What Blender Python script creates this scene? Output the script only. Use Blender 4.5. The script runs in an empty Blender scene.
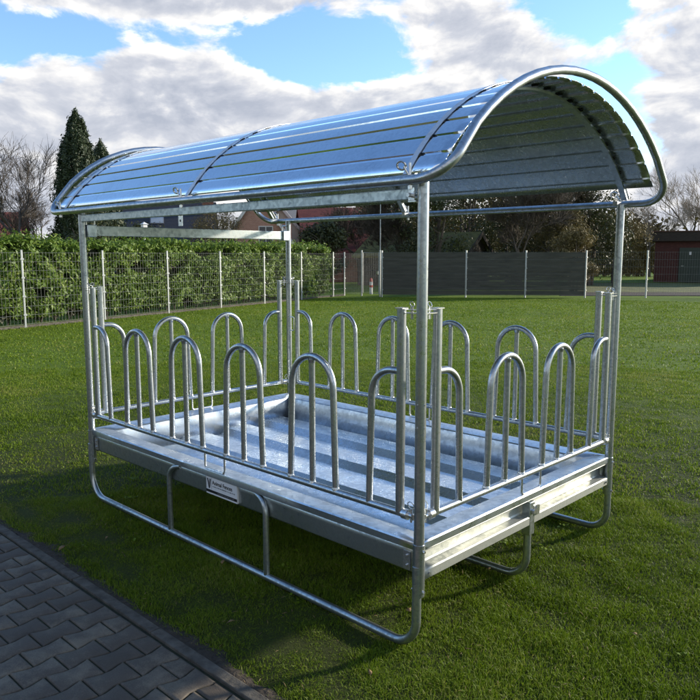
import bpy, bmesh, math, random
import numpy as np
from mathutils import Vector, Matrix, noise
random.seed(7)
rng = np.random.default_rng(11)
PI = math.pi
sc = bpy.context.scene
COL = sc.collection

# ------------------------------------------------------------------ materials
def new_mat(name):
    m = bpy.data.materials.new(name); m.use_nodes = True
    nt = m.node_tree
    b = nt.nodes.get('Principled BSDF')
    return m, nt, b

def noise_node(nt, scale, detail=4, rough=.55, coord='Object', dist=0.0, stretch=None):
    tc = nt.nodes.new('ShaderNodeTexCoord')
    n = nt.nodes.new('ShaderNodeTexNoise')
    n.inputs['Scale'].default_value = scale
    n.inputs['Detail'].default_value = detail
    n.inputs['Roughness'].default_value = rough
    n.inputs['Distortion'].default_value = dist
    if stretch:
        mp = nt.nodes.new('ShaderNodeMapping')
        mp.inputs['Scale'].default_value = stretch
        nt.links.new(tc.outputs[coord], mp.inputs['Vector'])
        nt.links.new(mp.outputs['Vector'], n.inputs['Vector'])
    else:
        nt.links.new(tc.outputs[coord], n.inputs['Vector'])
    return n

def ramp(nt, src, stops):
    r = nt.nodes.new('ShaderNodeValToRGB')
    e = r.color_ramp.elements
    while len(e) < len(stops): e.new(.5)
    for i, (p, c) in enumerate(stops):
        e[i].position = p
        e[i].color = (*c, 1) if len(c) == 3 else c
    nt.links.new(src, r.inputs['Fac'])
    return r

def maprange(nt, src, a, b, c, d):
    m = nt.nodes.new('ShaderNodeMapRange')
    m.inputs['From Min'].default_value = a; m.inputs['From Max'].default_value = b
    m.inputs['To Min'].default_value = c; m.inputs['To Max'].default_value = d
    nt.links.new(src, m.inputs['Value'])
    return m

def bump(nt, b, src, strength, dist=.01, prev=None):
    bp = nt.nodes.new('ShaderNodeBump')
    bp.inputs['Strength'].default_value = strength
    bp.inputs['Distance'].default_value = dist
    nt.links.new(src, bp.inputs['Height'])
    if prev: nt.links.new(prev.outputs['Normal'], bp.inputs['Normal'])
    nt.links.new(bp.outputs['Normal'], b.inputs['Normal'])
    return bp

def galv(name, lo, hi, r0, r1, spangle=60, metallic=.92, bumpk=.05, wave=0.0):
    """hot-dip galvanised steel: crystal spangle, runny zinc, dull patches"""
    m, nt, b = new_mat(name)
    b.inputs['Metallic'].default_value = metallic
    tc = nt.nodes.new('ShaderNodeTexCoord')
    v = nt.nodes.new('ShaderNodeTexVoronoi'); v.inputs['Scale'].default_value = spangle
    nt.links.new(tc.outputs['Object'], v.inputs['Vector'])
    n1 = noise_node(nt, 4.0, 6, .65)
    n2 = noise_node(nt, 38, 5, .6, dist=.4)
    sep = nt.nodes.new('ShaderNodeSeparateColor'); nt.links.new(v.outputs['Color'], sep.inputs['Color'])
    ad = nt.nodes.new('ShaderNodeMath'); ad.operation = 'MULTIPLY_ADD'
    ad.inputs[1].default_value = .3
    nt.links.new(sep.outputs['Red'], ad.inputs[0]); nt.links.new(n1.outputs['Fac'], ad.inputs[2])
    ad2 = nt.nodes.new('ShaderNodeMath'); ad2.operation = 'MULTIPLY_ADD'; ad2.inputs[1].default_value = .5
    nt.links.new(n2.outputs['Fac'], ad2.inputs[0]); nt.links.new(ad.outputs[0], ad2.inputs[2])
    r = ramp(nt, ad2.outputs[0], [(.55, lo), (1.1 if False else 1.0, hi)])
    nt.links.new(r.outputs['Color'], b.inputs['Base Color'])
    mr = maprange(nt, ad2.outputs[0], .6, 1.2, r1, r0)
    nt.links.new(mr.outputs['Result'], b.inputs['Roughness'])
    bp = bump(nt, b, n2.outputs['Fac'], bumpk, .004)
    if wave:
        n3 = noise_node(nt, 2.2, 2, .5, stretch=(.45, 1.6, 1.6))
        bump(nt, b, n3.outputs['Fac'], wave, .05, bp)
    return m

M = {}
M['tube'] = galv('galvanised_tube', (.25, .28, .30), (.50, .53, .55), .22, .42, 70)
M['tube_leg'] = galv('galvanised_leg_tube', (.22, .26, .27), (.46, .50, .50), .28, .48, 60)
M['plate'] = galv('galvanised_plate', (.28, .31, .32), (.50, .54, .54), .26, .46, 45, .97, bumpk=.08)
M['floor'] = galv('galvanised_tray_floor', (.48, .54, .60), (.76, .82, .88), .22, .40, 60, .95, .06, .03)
M['rim'] = galv('galvanised_rim', (.36, .41, .45), (.60, .65, .69), .24, .46, 40, .95, .08, .015)
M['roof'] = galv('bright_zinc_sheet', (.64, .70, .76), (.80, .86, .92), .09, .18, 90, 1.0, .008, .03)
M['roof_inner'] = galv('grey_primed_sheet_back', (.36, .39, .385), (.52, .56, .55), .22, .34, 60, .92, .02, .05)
M['beam'] = galv('weathered_beam', (.30, .32, .29), (.50, .51, .47), .40, .58, 40, .8, .12)
M['strap'] = galv('galvanised_strap', (.55, .57, .58), (.75, .76, .77), .38, .55, 60, .7)
M['bolt'] = galv('zinc_bolt', (.45, .46, .46), (.75, .75, .74), .2, .35, 120)

def simple(name, c0, c1, scale, rough=.8, bumps=.0, bd=.01, detail=5, stretch=None, metallic=0):
    m, nt, b = new_mat(name)
    n = noise_node(nt, scale, detail, .6, stretch=stretch)
    r = ramp(nt, n.outputs['Fac'], [(.3, c0), (.7, c1)])
    nt.links.new(r.outputs['Color'], b.inputs['Base Color'])
    b.inputs['Roughness'].default_value = rough
    b.inputs['Metallic'].default_value = metallic
    if bumps: bump(nt, b, n.outputs['Fac'], bumps, bd)
    return m

M['valley_shade'] = simple('valley_shade_black', (.012, .013, .014), (.03, .03, .032), 30, .8)  # black for the shadow painted under the roof straps
M['sticker'] = simple('sticker_white', (.70, .71, .72), (.78, .78, .79), 8, .35)
M['ink'] = simple('sticker_black', (.012, .012, .014), (.02, .02, .022), 8, .35)
M['inkgrey'] = simple('sticker_grey', (.16, .17, .18), (.2, .2, .21), 8, .4)
M['fence'] = galv('galvanised_fence', (.34, .36, .36), (.52, .53, .52), .4, .6, 30, .6)
M['wire'] = galv('weathered_wire', (.13, .15, .14), (.27, .28, .27), .5, .7, 30, .4)
M['kerb'] = simple('kerb_concrete', (.040, .034, .026), (.125, .112, .092), 14, .95, .9, .012, 8)
M['soil'] = simple('soil', (.022, .017, .012), (.060, .045, .030), 22, .97, .9, .03)
M['joint'] = simple('joint_sand', (.014, .014, .008), (.034, .040, .014), 30, .98, .8, .01)
M['bark'] = simple('bark', (.055, .045, .036), (.13, .11, .09), 6, .95, .6, .03)
M['twig'] = simple('pale_twigs', (.20, .165, .13), (.34, .28, .22), 3, .95)
M['dark_twig'] = simple('dark_twigs', (.045, .036, .028), (.11, .09, .065), 3, .95)

def leaf_mat(name, stops, scale, rough=.42, trans=.15, spec=.5):
    m, nt, b = new_mat(name)
    tc = nt.nodes.new('ShaderNodeTexCoord')
    w = nt.nodes.new('ShaderNodeTexWhiteNoise'); w.noise_dimensions = '3D'
    at = nt.nodes.new('ShaderNodeAttribute'); at.attribute_name = 'tint'
    n = noise_node(nt, scale, 3, .5)
    ad = nt.nodes.new('ShaderNodeMath'); ad.operation = 'MULTIPLY_ADD'; ad.inputs[1].default_value = .6
    nt.links.new(at.outputs['Fac'], ad.inputs[0]); 
    ms = nt.nodes.new('ShaderNodeMath'); ms.operation = 'MULTIPLY'; ms.inputs[1].default_value = .55
    nt.links.new(n.outputs['Fac'], ms.inputs[0]); nt.links.new(ms.outputs[0], ad.inputs[2])
    nt.nodes.remove(w)
    r = ramp(nt, ad.outputs[0], stops)
    nt.links.new(r.outputs['Color'], b.inputs['Base Color'])
    b.inputs['Roughness'].default_value = rough
    b.inputs['Specular IOR Level'].default_value = spec
    if trans:
        t = nt.nodes.new('ShaderNodeBsdfTranslucent')
        nt.links.new(r.outputs['Color'], t.inputs['Color'])
        mx = nt.nodes.new('ShaderNodeMixShader'); mx.inputs[0].default_value = trans
        out = nt.nodes.get('Material Output')
        nt.links.new(b.outputs[0], mx.inputs[1]); nt.links.new(t.outputs[0], mx.inputs[2])
        nt.links.new(mx.outputs[0], out.inputs['Surface'])
    return m

M['laurel'] = leaf_mat('laurel_leaves', [(.10, (.030, .055, .010)), (.40, (.095, .165, .022)), (.68, (.18, .27, .040)), (.92, (.30, .36, .09))], .8, .52, .32, .35)
M['conifer'] = leaf_mat('conifer_needles', [(.15, (.014, .026, .009)), (.6, (.034, .056, .018)), (.95, (.075, .10, .035))], .6, .6, .08)
M['evergreen'] = leaf_mat('evergreen_leaves', [(.15, (.024, .030, .010)), (.6, (.062, .072, .020)), (.95, (.15, .145, .045))], .5, .55, .15)
M['olive'] = leaf_mat('olive_twigs', [(.15, (.075, .058, .022)), (.6, (.165, .130, .045)), (.95, (.27, .22, .085))], .8, .7, .15)
M['dead_leaf'] = simple('dead_leaf', (.12, .07, .025), (.30, .20, .09), 20, .8, .5, .004)
M['grass'] = leaf_mat('grass_blades', [(.10, (.045, .078, .005)), (.38, (.112, .182, .008)), (.64, (.178, .262, .014)), (.92, (.29, .28, .08))], 1.3, .55, .35, .2)

def see_through(m, k):
    nt = m.node_tree; b = nt.nodes['Principled BSDF']; t = nt.nodes.new('ShaderNodeBsdfTransparent'); mx = nt.nodes.new('ShaderNodeMixShader')
    mx.inputs[0].default_value = k; nt.links.new(b.outputs[0], mx.inputs[1]); nt.links.new(t.outputs[0], mx.inputs[2])
    nt.links.new(mx.outputs[0], nt.nodes['Material Output'].inputs['Surface'])
# ground of turf: base between the blades near by, the whole lawn far off
def ground_mat():
    m, nt, b = new_mat('lawn')
    n1 = noise_node(nt, .55, 5, .6)
    n2 = noise_node(nt, 9, 6, .7)
    n3 = noise_node(nt, 120, 4, .7, stretch=(1, 1, 1))
    mx = nt.nodes.new('ShaderNodeMath'); mx.operation = 'MULTIPLY_ADD'; mx.inputs[1].default_value = .5
    nt.links.new(n2.outputs['Fac'], mx.inputs[0])
    h = nt.nodes.new('ShaderNodeMath'); h.operation = 'MULTIPLY'; h.inputs[1].default_value = .5
    nt.links.new(n1.outputs['Fac'], h.inputs[0]); nt.links.new(h.outputs[0], mx.inputs[2])
    mx2 = nt.nodes.new('ShaderNodeMath'); mx2.operation = 'MULTIPLY_ADD'; mx2.inputs[1].default_value = .35
    nt.links.new(n3.outputs['Fac'], mx2.inputs[0]); nt.links.new(mx.outputs[0], mx2.inputs[2])
    r = ramp(nt, mx2.outputs[0], [(.40, (.050, .066, .009)), (.58, (.105, .168, .009)), (.72, (.150, .232, .014)), (.90, (.18, .22, .03))])
    # darker, earth-brown base between the blades round the feeder, fading outwards
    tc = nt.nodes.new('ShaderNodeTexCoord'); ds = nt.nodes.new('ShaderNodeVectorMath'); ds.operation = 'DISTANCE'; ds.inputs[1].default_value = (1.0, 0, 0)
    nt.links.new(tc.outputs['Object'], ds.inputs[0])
    near_dark = maprange(nt, ds.outputs['Value'], 3.5, 8.5, .75, 0.0)
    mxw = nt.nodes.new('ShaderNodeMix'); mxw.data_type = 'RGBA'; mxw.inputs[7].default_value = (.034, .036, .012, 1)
    nt.links.new(near_dark.outputs['Result'], mxw.inputs[0]); nt.links.new(r.outputs['Color'], mxw.inputs[6])
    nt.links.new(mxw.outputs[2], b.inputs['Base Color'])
    b.inputs['Roughness'].default_value = .8
    b.inputs['Specular IOR Level'].default_value = .2
    bp = bump(nt, b, n3.outputs['Fac'], 1.0, .03)
    bump(nt, b, n2.outputs['Fac'], .5, .05, bp)
    return m
M['ground'] = ground_mat()

def paver_mat():
    m, nt, b = new_mat('dark_concrete_paver')
    at = nt.nodes.new('ShaderNodeAttribute'); at.attribute_name = 'tint'
    n = noise_node(nt, 5, 6, .7)
    n2 = noise_node(nt, 160, 3, .7)
    ad = nt.nodes.new('ShaderNodeMath'); ad.operation = 'MULTIPLY_ADD'; ad.inputs[1].default_value = .28
    nt.links.new(at.outputs['Fac'], ad.inputs[0]); nt.links.new(n.outputs['Fac'], ad.inputs[2])
    ad2 = nt.nodes.new('ShaderNodeMath'); ad2.operation = 'MULTIPLY_ADD'; ad2.inputs[1].default_value = .3
    nt.links.new(n2.outputs['Fac'], ad2.inputs[0]); nt.links.new(ad.outputs[0], ad2.inputs[2])
    r = ramp(nt, ad2.outputs[0], [(.40, (.048, .037, .026)), (.80, (.088, .070, .052)), (1., (.17, .14, .10))])
    nt.links.new(r.outputs['Color'], b.inputs['Base Color'])
    b.inputs['Roughness'].default_value = .72
    bump(nt, b, n2.outputs['Fac'], .5, .004)
    return m
M['paver'] = paver_mat()

def brick_mat(name, c1, c2, mortar, scale=4):
    m, nt, b = new_mat(name)
    tc = nt.nodes.new('ShaderNodeTexCoord')
    mp = nt.nodes.new('ShaderNodeMapping'); mp.inputs['Rotation'].default_value = (PI/2, 0, 0)
    # world-size bricks; x+y drive the course direction so that every wall shows them
    sx = nt.nodes.new('ShaderNodeSeparateXYZ'); nt.links.new(tc.outputs['Object'], sx.inputs[0])
    a = nt.nodes.new('ShaderNodeMath'); a.operation = 'ADD'
    nt.links.new(sx.outputs['X'], a.inputs[0]); nt.links.new(sx.outputs['Y'], a.inputs[1])
    cx = nt.nodes.new('ShaderNodeCombineXYZ')
    nt.links.new(a.outputs[0], cx.inputs['X']); nt.links.new(sx.outputs['Z'], cx.inputs['Y'])
    nt.nodes.remove(mp)
    bt = nt.nodes.new('ShaderNodeTexBrick'); bt.inputs['Scale'].default_value = scale
    bt.inputs['Color1'].default_value = (*c1, 1); bt.inputs['Color2'].default_value = (*c2, 1)
    bt.inputs['Mortar'].default_value = (*mortar, 1)
    nt.links.new(cx.outputs[0], bt.inputs['Vector'])
    nt.links.new(bt.outputs['Color'], b.inputs['Base Color'])
    b.inputs['Roughness'].default_value = .9
    return m
M['red_brick'] = brick_mat('red_brick', (.20, .055, .035), (.26, .085, .055), (.25, .2, .17))
M['dark_brick'] = brick_mat('dark_red_wall', (.062, .020, .018), (.085, .028, .024), (.045, .026, .022), 3)
M['pink_wall'] = brick_mat('warm_brick', (.42, .20, .14), (.50, .27, .19), (.45, .36, .30))
M['roof_brown'] = simple('brown_roof_tiles', (.080, .040, .030), (.14, .068, .05), 2.0, .8, .5, .05, stretch=(1, 1, 8))
M['roof_red'] = simple('red_roof_tiles', (.13, .035, .026), (.21, .06, .042), 2.0, .8, .5, .05, stretch=(1, 1, 8))
M['roof_black'] = simple('black_roof_tiles', (.014, .014, .018), (.03, .03, .036), 2.0, .6, .5, .05, stretch=(1, 1, 8))
M['bargeboard'] = simple('white_bargeboard', (.62, .60, .56), (.72, .70, .66), 3, .6)
M['cream_wall'] = simple('cream_render', (.55, .50, .42), (.66, .61, .52), 2, .85)
M['glass'] = simple('dark_glass', (.02, .025, .03), (.035, .04, .05), 1, .08)
M['skylight'] = simple('skylight_glass', (.25, .29, .33), (.35, .4, .44), 1, .12)
M['green_door'] = simple('green_door_paint', (.024, .036, .028), (.034, .048, .036), 2, .6)
M['wood_dark'] = simple('dark_weathered_wood', (.022, .018, .014), (.05, .04, .032), 5, .85, .5, .01, stretch=(1, 1, 6))
M['moss_roof'] = simple('mossy_roof_felt', (.08, .075, .02), (.19, .17, .045), 2.2, .95, .5, .03)
M['blue_sign'] = simple('blue_plate', (.02, .10, .28), (.03, .13, .34), 2, .5)
M['white_plate'] = simple('white_plate', (.6, .6, .6), (.7, .7, .7), 2, .5)
M['screen'] = simple('dark_privacy_strips', (.040, .042, .036), (.080, .080, .068), 1.6, .75, .3, .01, stretch=(1, 1, 7))
see_through(M['screen'], .16)     # loosely woven
M['red_paint'] = simple('red_paint', (.35, .02, .015), (.45, .03, .02), 3, .45)
M['rough_grass'] = simple('rough_grass', (.05, .065, .012), (.15, .16, .04), 1.2, .95, 1.0, .1, 8)
M['gravel'] = simple('gravel_path', (.05, .045, .04), (.11, .10, .09), 8, .95, .6, .02)

# ------------------------------------------------------------------ mesh helpers
class MB:
    def __init__(s): s.v = []; s.f = []; s.t = []; s.pieces = []
    def add(s, vs, fs, tint=None):
        o = len(s.v); s.pieces.append((o, o+len(vs), len(s.f), len(s.f)+len(fs)))
        s.v += [tuple(p) for p in vs]
        s.f += [tuple(i + o for i in f) for f in fs]
        s.t += [0.5 if tint is None else tint] * len(fs)
    def box(s, a, b, rot=None, c=None):
        x0, y0, z0 = a; x1, y1, z1 = b
        P = [Vector(p) for p in ((x0,y0,z0),(x1,y0,z0),(x1,y1,z0),(x0,y1,z0),(x0,y0,z1),(x1,y0,z1),(x1,y1,z1),(x0,y1,z1))]
        if rot is not None:
            c = Vector(c) if c is not None else Vector((0,0,0))
            P = [rot @ (p - c) + c for p in P]
        s.add(P, [(0,3,2,1),(4,5,6,7),(0,1,5,4),(1,2,6,5),(2,3,7,6),(3,0,4,7)])
    def tube(s, pts, r, n=14, closed=False, caps=True, r_end=None, prof=None):
        pts = [Vector(p) for p in pts]
        m = len(pts)
        T = []
        for i in range(m):
            if closed: t = pts[(i+1) % m] - pts[i-1]
            else: t = pts[min(i+1, m-1)] - pts[max(i-1, 0)]
            T.append(t.normalized())
        up = Vector((0,0,1)) if abs(T[0].z) < .9 else Vector((1,0,0))
        N = (up - T[0]*up.dot(T[0])).normalized()
        vs = []
        for i in range(m):
            if i:
                N = (N - T[i]*N.dot(T[i])).normalized()
            B = T[i].cross(N)
            rr = r if r_end is None else r + (r_end - r)*i/(m-1)
            if prof:
                for (a, b) in prof: vs.append(pts[i] + N*a + B*b)
            else:
                for k in range(n):
                    an = 2*PI*k/n
                    vs.append(pts[i] + (N*math.cos(an) + B*math.sin(an))*rr)
        if prof: n = len(prof)
        fs = []
        for i in range(m if closed else m-1):
            j = (i+1) % m
            for k in range(n):
                l = (k+1) % n
                fs.append((i*n+k, i*n+l, j*n+l, j*n+k))
        if caps and not closed:
            fs.append(tuple(range(n-1, -1, -1))); fs.append(tuple((m-1)*n + k for k in range(n)))
        s.add(vs, fs)
    def build(s, name, mat, parent=None, smooth=True, angle=40, loc=None, bevel=0):
        me = bpy.data.meshes.new(name)
        me.from_pydata(s.v, [], s.f)
        if any(t != .5 for t in s.t):
            a = me.attributes.new('tint', 'FLOAT', 'FACE'); a.data.foreach_set('value', s.t)
        me.materials.append(mat)
        me.update()
        if smooth:
            me.polygons.foreach_set('use_smooth', [True]*len(me.polygons))
            me.set_sharp_from_angle(angle=math.radians(angle))
        o = bpy.data.objects.new(name, me); COL.objects.link(o)
        if bevel:
            bm = o.modifiers.new('bevel', 'BEVEL'); bm.width = bevel; bm.segments = 2; bm.limit_method = 'ANGLE'
            bm.angle_limit = math.radians(50)
        if parent is not None: o.parent = parent
        if loc is not None: o.location = loc
        return o

def split_build(mb, name, mat, parent, **kw):
    """every added piece becomes an object of its own"""
    out = []; fi = 0
    for (v0, v1, f0, f1) in mb.pieces:
        q = MB(); q.v = mb.v[v0:v1]; q.f = [tuple(i-v0 for i in f) for f in mb.f[f0:f1]]; q.t = mb.t[f0:f1]
        out.append(q.build(name, mat, parent, **kw))
    return out

def mesh_np(name, V, F, mat, tint=None, parent=None, smooth=False):
    """V (n,3), F (m,k) numpy -> object, quick"""
    me = bpy.data.meshes.new(name)
    k = F.shape[1]
    me.vertices.add(len(V)); me.vertices.foreach_set('co', np.asarray(V, np.float32).ravel())
    me.loops.add(F.size); me.loops.foreach_set('vertex_index', F.astype(np.int32).ravel())
    me.polygons.add(len(F))
    me.polygons.foreach_set('loop_start', np.arange(0, F.size, k, dtype=np.int32))
    me.polygons.foreach_set('loop_total', np.full(len(F), k, np.int32))
    if tint is not None:
        a = me.attributes.new('tint', 'FLOAT', 'FACE'); a.data.foreach_set('value', np.asarray(tint, np.float32))
    me.materials.append(mat)
    me.update(calc_edges=True)
    me.validate()
    if smooth: me.polygons.foreach_set('use_smooth', np.ones(len(F), bool))
    o = bpy.data.objects.new(name, me); COL.objects.link(o)
    if parent is not None: o.parent = parent
    return o

def fillet(pts, rad, seg=8):
    """pts list; rad dict index->radius"""
    P = [Vector(p) for p in pts]; out = []
    for i, p in enumerate(P):
        if i in rad and 0 < i < len(P)-1:
            r = rad[i]; a = (P[i-1]-p).normalized(); b = (P[i+1]-p).normalized()
            ang = a.angle(b); t = r/math.tan(ang/2)
            t = min(t, (P[i-1]-p).length*.98, (P[i+1]-p).length*.98)
            r2 = t*math.tan(ang/2)
            c = p + (a+b).normalized()*(r2/math.sin(ang/2))
            s0 = p + a*t - c; s1 = p + b*t - c
            for k in range(seg+1):
                f = k/seg; th = (PI-ang)
                v = (s0*math.sin((1-f)*th) + s1*math.sin(f*th))/math.sin(th)
                out.append(c+v)
        else: out.append(p)
    return out

def empty(name, loc, rz=0):
    o = bpy.data.objects.new(name, None); COL.objects.link(o)
    o.location = loc; o.rotation_euler = (0, 0, rz); o.empty_display_size = .2
    return o
def tag(o, label=None, cat=None, group=None, kind=None):
    if label: o['label'] = label
    if cat: o['category'] = cat
    if group: o['group'] = group
    if kind: o['kind'] = kind
    return o
def copy_tree(o, parent=None):
    c = o.copy(); COL.objects.link(c)
    c.parent = parent
    for ch in list(o.children): copy_tree(ch, c)
    return c

# ================================================================== FEEDER
# x runs along the long side, y = 0 is the side facing the paving, y = -W the lawn side
L, W = 3.0, 1.90
ZR, ZRAIL, ZG, ZT = .50, .616, 1.525, 2.05
feeder = empty('hay_feeder', (0, 0, 0))
tag(feeder, 'galvanised cattle hay feeder with palisade sides under a barrel roof on the lawn', 'hay feeder')
F = feeder

def circle_prof(rx, ry, cr, seg=3):
    pr = []
    for (sx, sy, a0) in ((1,1,0),(-1,1,90),(-1,-1,180),(1,-1,270)):
        for k in range(seg+1):
            a = math.radians(a0 + 90*k/seg)
            pr.append((sx*(rx-cr) + cr*math.cos(a), sy*(ry-cr) + cr*math.sin(a)))
    return pr

# corner posts
corner_xy = ((0, 0), (L, 0), (0, -W), (L, -W))
for i, (x, y) in enumerate(corner_xy):
    m = MB(); m.tube([(x, y, .40), (x, y, 1.2), (x, y, 2.045)], .0235, 20)
    post = m.build('corner_post', M['tube'], F)
    m = MB(); m.tube([(x, y, .262), (x, y, .498)], .0268, 20)
    m.build('sleeve', M['tube'], post)
    # collar ring on top of the sleeve and bolt heads
    m = MB(); sx = -1 if x > 1 else 1
    m.tube([(x, y, .280), (x+(.037 if x < 1 else -.037)*0+.0, y, .280)], .001, 4) if False else None
    for zz in (.285, .47):
        d = .034
        m.tube([(x-d, y, zz), (x+d, y, zz)], .0065, 8)
    split_build(m, 'bolt', M['bolt'], post)
    m = MB()
    for k, zz in enumerate((1.02, 1.12)):
        m.tube([(x, y-.0262, zz), (x, y+.0262, zz)], .004, 8)
        m.tube([(x-.0262, y, zz), (x+.0262, y, zz)], .004, 8)
    split_build(m, 'rivet', M['bolt'], post)

# skids
def skid(y, uprights=True, side=1):
    pts = fillet([(0, y, .40), (0, y, .021), (L, y, .021), (L, y, .40)], {1: .125, 2: .16}, 10)
    # subdivide the long run so that it can sag a touch
    out = []
    for a, b in zip(pts[:-1], pts[1:]):
        n = 16 if (b-a).length > 1 else 1
        for k in range(n): out.append(a.lerp(b, k/n))
    out.append(pts[-1])
    m = MB(); m.tube(out, .0205, 16)
    s = m.build('skid', M['tube_leg'], F)
    if uprights:
        for u, d in ((1.97, -1), (1.03, 1)):
            m = MB(); p = fillet([(u, y, .03), (u, y, .435), (u+d*.10, y-.02*side, .458)], {1: .085}, 7)
            m.tube(p, .0165, 14)
            m.build('upright', M['tube_leg'], s)
    return s
skid(.012, True, 1); skid(-W-.012, True, -1)
# the middle skid starts in a socket under the end beams
pts = fillet([(.012, -W/2, .36), (.012, -W/2, .021), (L-.012, -W/2, .021), (L-.012, -W/2, .36)], {1: .125, 2: .125}, 10)
m = MB(); m.tube(pts, .0205, 16); ms = m.build('skid', M['tube_leg'], F)
for x in (.0, L):
    s = 1 if x < 1 else -1
    m = MB(); m.box((x-.024+.010*s, -W/2-.026, .27), (x+.024+.010*s, -W/2+.026, .452))
    sk = m.build('socket', M['plate'], ms, bevel=.004)
    m = MB(); m.tube([(x-.03*s, -W/2-.0, .40), (x-.012*s, -W/2-.0, .40)], .013, 6)
    m.box((x-.018*s-.005, -W/2-.060, .375), (x-.018*s+.005, -W/2-.0265, .425))
    split_build(m, 'bolt', M['bolt'], sk)

# tray: rims (one per side), walls, floor
def rim_section():
    # outer lip, flat flange falling gently inward, inner wall, profile in (out, z); out>0 is outside
    return [(.002, .468), (.008, .470), (.008, .498), (.005, .503), (-.035, .5035), (-.105, .493), (-.112, .487), (-.180, .300)]
def tray_side(p0, p1, outward, name='tray_rim'):
    """p0->p1 along the edge; corners mitred"""
    a = Vector((*p0, 0)); b = Vector((*p1, 0)); o = Vector((*outward, 0)); t = (b-a).normalized()
    m = MB(); sec = rim_section(); vs = []; fs = []
    NS = 24
    for i in range(NS+1):
        for k, (d, z) in enumerate(sec):
            f = i/NS
            aa = a - t*d; bb = b + t*d           # mitre: outside longer
            p = aa.lerp(bb, f) + o*d
            w = .0016*noise.noise(Vector((p.x*1.7, p.y*1.7, k*.8)))
            vs.append((p.x + o.x*w, p.y + o.y*w, z + w*.8))
    n = len(sec)
    for i in range(NS):
        for k in range(n-1):
            fs.append((i*n+k, (i+1)*n+k, (i+1)*n+k+1, i*n+k+1))
    m.add(vs, fs)
    ob = m.build(name, M['rim'], F, angle=25)
    so = ob.modifiers.new('thickness', 'SOLIDIFY'); so.thickness = .003; so.offset = -1
    return ob
tray_side((0, 0), (L, 0), (0, 1)); tray_side((L, -W), (0, -W), (0, -1))
tray_side((0, -W), (0, 0), (-1, 0)); tray_side((L, 0), (L, -W), (1, 0))
# long side panels: plain sheet under the rim, folded in at the bottom
for y, s in ((0, 1), (-W, -1)):
    m = MB(); NS = 40; vs = []; fs = []
    prof = [(-.003, .480), (-.004, .440), (-.005, .362), (-.014, .352), (-.050, .350)]
    n = len(prof)
    for i in range(NS+1):
        x = .026 + (L-.052)*i/NS
        for k, (d, z) in enumerate(prof):
            w = .006*noise.noise(Vector((x*1.1, z*3, s*4.0))) if k in (1, 2) else .0
            vs.append((x, y + s*(d + w), z))
    for i in range(NS):
        for k in range(n-1): fs.append((i*n+k, (i+1)*n+k, (i+1)*n+k+1, i*n+k+1))
    m.add(vs, fs); sp = m.build('side_sheet', M['plate'], F, angle=30)
    so = sp.modifiers.new('thickness', 'SOLIDIFY'); so.thickness = .003
    # flat brackets to the posts
    m = MB()
    for x in (.045, L-.085):
        m.box((x, min(y, y+s*.004)-.003, .365), (x+.04, max(y, y+s*.004)+.000, .450))
        for zz in (.385, .43): m.tube([(x+.02, y, zz), (x+.02, y+s*.012, zz)], .006, 6)
    split_build(m, 'bracket', M['bolt'], sp)
    side0 = sp if y == 0 else None
    if y == 0: front_sheet = sp
# short ends: C-shaped beam below the rim
for x, s in ((0, -1), (L, 1)):
    m = MB(); vs = []; fs = []
    prof = [(.004, .462), (-.038, .458), (-.045, .452), (-.045, .388), (-.040, .378), (.006, .372), (.010, .368), (.010, .332), (.004, .330)]
    n = len(prof); NS = 24
    for i in range(NS+1):
        y = -.027 - (W-.054)*i/NS
        for k, (d, z) in enumerate(prof): vs.append((x + s*d, y, z))
    for i in range(NS):
        for k in range(n-1): fs.append((i*n+k, (i+1)*n+k, (i+1)*n+k+1, i*n+k+1))
    m.add(vs, fs); cb = m.build('end_beam', M['beam'], F, angle=20)
    so = cb.modifiers.new('thickness', 'SOLIDIFY'); so.thickness = .003
    m = MB()
    for yy in (-.055, -W+.055):
        m.box((x+s*.010-.002, yy-.018, .345), (x+s*.010+.002, yy+.018, .358))
        m.tube([(x+s*.005, yy, .352), (x+s*.022, yy, .352)], .007, 6)
    split_build(m, 'bolt', M['bolt'], cb)

# floor: box-profile sheet, ribs along x
def floor_profile():
    y0, y1 = -W+.150, -.150
    P = [(y0, .322)]
    y = y0 + .06
    per = .40
    k = 0
    while y + per < y1 + .05:
        P += [(y, .318), (y+.035, .352), (y+.235, .356), (y+.300, .318)]
        y += per; k += 1
    P.append((y1, .322))
    return P
FP = floor_profile(); n = len(FP); NS = 40
m = MB(); vs = []; fs = []
for i in range(NS+1):
    x = .15 + (L-.30)*i/NS
    for k, (y, z) in enumerate(FP):
        vs.append((x, y, z + .0030*noise.noise(Vector((x*2.3, y*4, 0)))))
for i in range(NS):
    for k in range(n-1): fs.append((i*n+k, i*n+k+1, (i+1)*n+k+1, (i+1)*n+k))
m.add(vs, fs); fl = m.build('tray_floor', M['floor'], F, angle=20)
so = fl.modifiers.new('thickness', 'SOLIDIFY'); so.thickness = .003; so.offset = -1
# floor bearers
m = MB()
for x in (.75, 1.5, 2.25): m.box((x-.02, -W+.30, .29), (x+.02, -.30, .314))
split_build(m, 'floor_bearer', M['plate'], F)

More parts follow.
